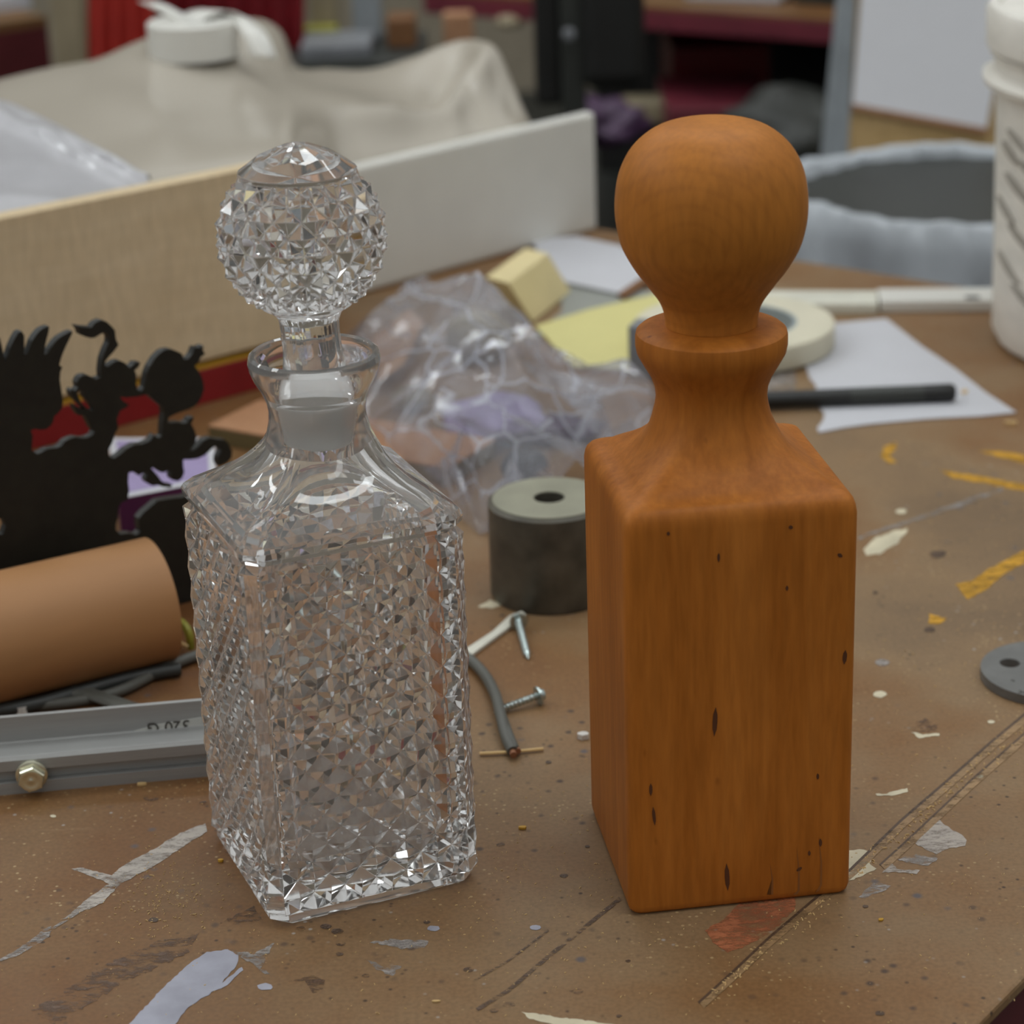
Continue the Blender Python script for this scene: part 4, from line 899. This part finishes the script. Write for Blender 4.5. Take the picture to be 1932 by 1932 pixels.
hexa('brown_lip', [onb(x, y)+bnrm*.001 for x, y in qb]+[onb(x, y)+bnrm*.006 for x, y in qb], M['peach'], bd)

# ------------------------------------------------------------------ far bench and clutter
fa, fb = at(1225, 12, 0), at(1600, 38, 0); fd = (fb-fa).normalized(); fA = fa-fd*.35; fB = fb+fd*.5; fn = Vector((-fd.y, fd.x, 0))
fbn = thing('far_workbench', 'background workbench with a chipped crimson edge, upper right', 'workbench', ((fA+fB)/2)+Vector((0, 0, -.9)))
slab('bench_top', fA, fB, .8, -.004, 0, M['bench'], fbn)
slab('crimson_edge', fA, fB, .8, -.03, -.0041, M['bgred'], fbn, .001)
slab('back_panel', fA+fn*.45, fB+fn*.45, .02, -.9, -.031, M['dark'], fbn)
slab('shelf', fA+fn*.02, fB+fn*.02, .42, -.36, -.34, M['darkgrey'], fbn)
for s in (.72, 1.5):
    slab('leg', fA+fd*s+fn*.06, fA+fd*(s+.03)+fn*.06, .05, -.9, -.031, M['beige'], fbn)
def clutter(name, label, cat, px0, px1, pyb, pyt, y, depth, mat, bev=.004, group=None):
    a, b = aty(px0, pyb, y), aty(px1, pyb, y); t = aty((px0+px1)/2, pyt, y); z0, z1 = min(a.z, b.z), t.z
    o = slab(name, a, b, depth, z0, z1, mat, None, bev, 3); return tag(o, label, cat, group)
def support(o): return o
rb = thing('red_toolbox', 'red metal toolbox on the shelf under the far bench', 'toolbox', aty(1358, 246, 3.1))
a, b = aty(1268, 250, 3.16), aty(1452, 250, 3.16); slab('box_body', a, b, .2, a.z, aty(1300, 95, 3.14).z, M['darkred'], rb, .003, 2)
a, b = aty(1262, 262, 2.90), aty(1462, 262, 2.90); slab('open_drawer', a, b, .22, a.z, aty(1300, 205, 2.90).z, M['bgred'], rb, .003, 2)
pw = tag(slab('white_carton', at(1290, 0), at(1470, 8), .12, .0004, .06, M['paper'], None, .003), 'white carton lying on the far bench top', 'carton')
pw2 = tag(slab('dark_carton', at(1500, 8), at(1590, 14), .12, .0004, .06, M['darkgrey'], None, .003), 'dark case on the far bench beside the leaning board', 'case')
vs_ = thing('drill_stand', 'black machine stand with a round knob and boxy motor in the background', 'machine', aty(1120, 400, 2.6)*1)
vs_.location.z = -.9
a, b = aty(1062, 240, 2.62), aty(1108, 240, 2.62); slab('column', a, b, .05, -.9, aty(1080, -60, 2.62).z, M['darkgrey'], vs_, .004)
a, b = aty(1098, 168, 2.60), aty(1220, 172, 2.60); slab('motor_housing', a, b, .12, min(a.z, b.z), aty(1160, -80, 2.6).z, M['dark'], vs_, .02, 4)
a, b = aty(1008, 60, 2.64), aty(1060, 60, 2.64); slab('side_bracket', a, b, .05, aty(1030, 200, 2.64).z, aty(1030, -60, 2.64).z, M['dark'], vs_, .006)
kp = aty(1073, 63, 2.6)
ky = Matrix(((1, 0, 0), (0, 0, -1), (0, 1, 0)))
lathe('round_knob', [(.005, 0), (.007, .003), (.007, .006), (.003, .008)], kp, M['greyb'], vs_, 24, axis=ky)
def hang(name, label, cat, px0, px1, pyb, pyt, y, mat, folds=6, amp=.008):
    V = []; Fc = []; n = 60; m = 8
    for side in (0, .004):
        for i in range(n+1):
            for j in range(m+1):
                px = px0+(px1-px0)*i/n; py = pyt+(pyb-pyt)*j/m; p = aty(px, py, y)
                p.y += amp*math.sin(i/n*folds*2*PI)*(0.4+.6*j/m)+side; V.append(p)
    s = (n+1)*(m+1)
    for i in range(n):
        for j in range(m):
            a = i*(m+1)+j; b = a+m+1; Fc += [(a, b, b+1, a+1), (a+s, a+1+s, b+1+s, b+s)]
    rim = [i*(m+1) for i in range(n+1)]+[n*(m+1)+j for j in range(1, m+1)]+[i*(m+1)+m for i in range(n-1, -1, -1)]+[j for j in range(m-1, 0, -1)]
    for k in range(len(rim)): a, b = rim[k], rim[(k+1) % len(rim)]; Fc.append((a, b, b+s, a+s))
    return tag(finish(name, V, Fc, mat, None, True), label, cat)
hang('red_apron', 'bright red cloth hanging behind the left of the cream sheet', 'cloth', 165, 290, 190, -80, 2.75, M['redcloth'], 4)
hang('crimson_cloth', 'darker red cloth hanging behind the gauze roll', 'cloth', 292, 575, 160, -90, 2.8, M['darkred'], 7)
lb = thing('left_workbench', 'background workbench with dark maroon side panel at the upper left', 'workbench', aty(20, 60, 2.7)); lb.location.z = -.9
a, b = aty(-320, 115, 2.62), aty(86, 32, 2.74); a.z = b.z = 0
zt2 = at(30, 40, 0).z
slab('bench_top', at(-330, 90), at(88, 30), .5, -.012, 0, M['bench'], lb); slab('side_panel', at(-330, 90), at(88, 30), .48, -.9, -.0125, M['maroon'], lb)
lp = slab('paper_stack', at(-280, 66)+Vector((0, .02, 0)), at(55, 20)+Vector((0, .02, 0)), .3, .0003, .02, M['paper'], None, .001); tag(lp, 'pale paper stack on the background bench in the top left corner', 'papers')
po = slab('beige_post', aty(103, 110, 2.9), aty(160, 110, 2.9), .05, -.9, .25, M['beige'], None, .004); tag(po, 'beige upright post between left bench and red cloth', 'post')
tt = thing('tool_trolley', 'dark trolley carrying boxes behind the cream sheet', 'trolley', aty(650, 120, 2.8)); tt.location.z = -.9
tz = aty(650, 118, 2.7).z; a, b = aty(520, 118, 2.7), aty(800, 118, 2.7)
slab('tray', a, b, .2, tz-.02, tz, M['darkgrey'], tt, .003)
slab('cabinet', a+Vector((.02, .02, 0)), b+Vector((-.02, .02, 0)), .17, -.9, tz-.0205, M['dark'], tt)
def onbox(name, label, cat, px0, px1, pyt, y, dep, mat, z0=None, bev=.003):
    z0 = tz if z0 is None else z0
    a, b = aty(px0, 100, y), aty(px1, 100, y); t = aty((px0+px1)/2, pyt, y)
    o = slab(name, a, b, dep, z0+.0003, t.z, mat, None, bev, 3); return tag(o, label, cat)
onbox('grey_case', 'low blue-grey case at the front of the trolley', 'case', 566, 700, 84, 2.72, .1, M['greyb'])
onbox('yellow_pad', 'yellow-green pad on the trolley behind the cream hump', 'pad', 556, 640, 52, 2.81, .025, M['leaf'])
onbox('cream_jar', 'cream carton standing at the back of the trolley', 'carton', 590, 640, -30, 2.84, .05, M['beige'])
onbox('blue_grey_carton', 'pale blue-grey carton at the back of the trolley', 'carton', 668, 722, -30, 2.84, .05, M['bluegrey'])
onbox('brown_carton', 'brown carton at the right end of the trolley', 'carton', 732, 786, 36, 2.78, .06, M['brownbox'])
gg = aty(865, 120, 3.2)
o = slab('pink_post', aty(838, 110, 2.88), aty(895, 110, 2.88), .03, -.9, aty(866, 26, 2.88).z, M['peach'], None, .004); tag(o, 'pinkish post standing in front of the far bench, under its crimson edge', 'post')
o = tag(blob('brass_lamp', '', 'x', 960, 55, .02, .02, .01, M['beige'], .1, 3), 'small yellowish oval fitting under the far bench edge', 'fitting'); p = aty(962, 52, 3.1); o.location = p; 
o = blob('purple_cloth', 'crumpled purple cloth beside the black machine stand', 'cloth', 1140, 200, .05, .04, .03, M['purplebag'], .5, 5); o.location = aty(1140, 275, 2.9)
o = blob('grey_pouch', 'grey bag with dark folds under the far bench by the leaning board', 'bag', 1530, 300, .12, .08, .09, M['darkgrey'], .3, 9); o.location = aty(1520, 430, 2.8)
o = slab('beige_pipe', aty(1172, 238, 3.0), aty(1262, 238, 3.0), .05, aty(1200, 240, 3.0).z, aty(1200, 190, 3.0).z, M['beige'], None, .008, 4); tag(o, 'beige block lying under the far bench by the purple cloth', 'block')

# ------------------------------------------------------------------ lamps and ambient light
lampm = mat_emit('fluorescent_diffuser', (.93, .98, 1, 1), 10.5)
lab = ['over the far bench', 'over the left of the room', 'over the middle of the bench', 'added far left of the bench to brighten left faces', 'over the near right corner of the bench', 'between the left and back of the room', 'in the back left corner of the room', 'added along the left side of the room to brighten the wooden decanter']
for i, (x, y, s) in enumerate(((-1.0, 3.2, 1), (-2.0, 1.3, 1), (.4, 2.0, 1), (-2.7, -.3, 1), (.85, .5, 1), (-3.0, 2.8, 1), (-4.6, 4.6, 1), (-3.4, 1.4, 1))):  # far left and left side fixtures added to brighten the wood from the left
    t = thing('ceiling_light', 'long fluorescent ceiling fixture '+lab[i], 'lamp', (x, y, 2.2), 'fluorescent ceiling fixtures')
    hexa('housing', [(x-.65, y-.18, 2.22), (x+.65, y-.18, 2.22), (x+.65, y+.18, 2.22), (x-.65, y+.18, 2.22), (x-.65, y-.18, 2.28), (x+.65, y-.18, 2.28), (x+.65, y+.18, 2.28), (x-.65, y+.18, 2.28)], M['white'], t)
    hexa('diffuser', [(x-.62, y-.14, 2.2), (x+.62, y-.14, 2.2), (x+.62, y+.14, 2.2), (x-.62, y+.14, 2.2), (x-.62, y-.14, 2.219), (x+.62, y-.14, 2.219), (x+.62, y+.14, 2.219), (x-.62, y+.14, 2.219)], lampm, t)
w = bpy.data.worlds.new('shop_ambient'); SC.world = w; w.use_nodes = True; nt = w.node_tree; nt.nodes.clear()
wo_ = nt.nodes.new('ShaderNodeOutputWorld'); bgk = nt.nodes.new('ShaderNodeBackground')
tcw = nt.nodes.new('ShaderNodeTexCoord'); sx = nt.nodes.new('ShaderNodeSeparateXYZ'); nt.links.new(tcw.outputs['Generated'], sx.inputs[0])
rw = nt.nodes.new('ShaderNodeValToRGB'); mr = nt.nodes.new('ShaderNodeMapRange'); mr.inputs[1].default_value = -1; mr.inputs[2].default_value = 1
nt.links.new(sx.outputs[2], mr.inputs[0]); nt.links.new(mr.outputs[0], rw.inputs[0])
el = rw.color_ramp.elements; el[0].position = .45; el[0].color = (.10, .10, .095, 1); el[1].position = .8; el[1].color = (.66, .67, .66, 1)
e_ = el.new(.55); e_.color = (.22, .22, .215, 1)
nt.links.new(rw.outputs[0], bgk.inputs[0]); bgk.inputs[1].default_value = 1.0; nt.links.new(bgk.outputs[0], wo_.inputs[0])

# ------------------------------------------------------------------ camera
cam = bpy.data.cameras.new('camera'); co_ = bpy.data.objects.new('camera', cam); COL.objects.link(co_)
cam.sensor_width = 36; cam.lens = F/1932*36; cam.clip_start = .02; cam.clip_end = 60
co_.matrix_world = Matrix.Translation((0, 0, H)) @ Matrix.Rotation(PI/2-PITCH, 4, 'X') @ Matrix.Rotation(ROLL, 4, 'Z')
cam.dof.use_dof = True; cam.dof.focus_distance = .93; cam.dof.aperture_fstop = 10
SC.camera = co_
SC.view_settings.view_transform = 'Standard'; SC.view_settings.look = 'None'; SC.view_settings.exposure = -.14; SC.view_settings.gamma = 1
SC.view_settings.use_curve_mapping = False
cy = SC.cycles
cy.use_denoising = True; cy.max_bounces = 15; cy.transmission_bounces = 14; cy.glossy_bounces = 6; cy.transparent_max_bounces = 16; cy.diffuse_bounces = 3
cy.use_adaptive_sampling = True; cy.adaptive_threshold = .03
cy.caustics_refractive = True; cy.caustics_reflective = True; cy.sample_clamp_indirect = 6; cy.blur_glossy = .3
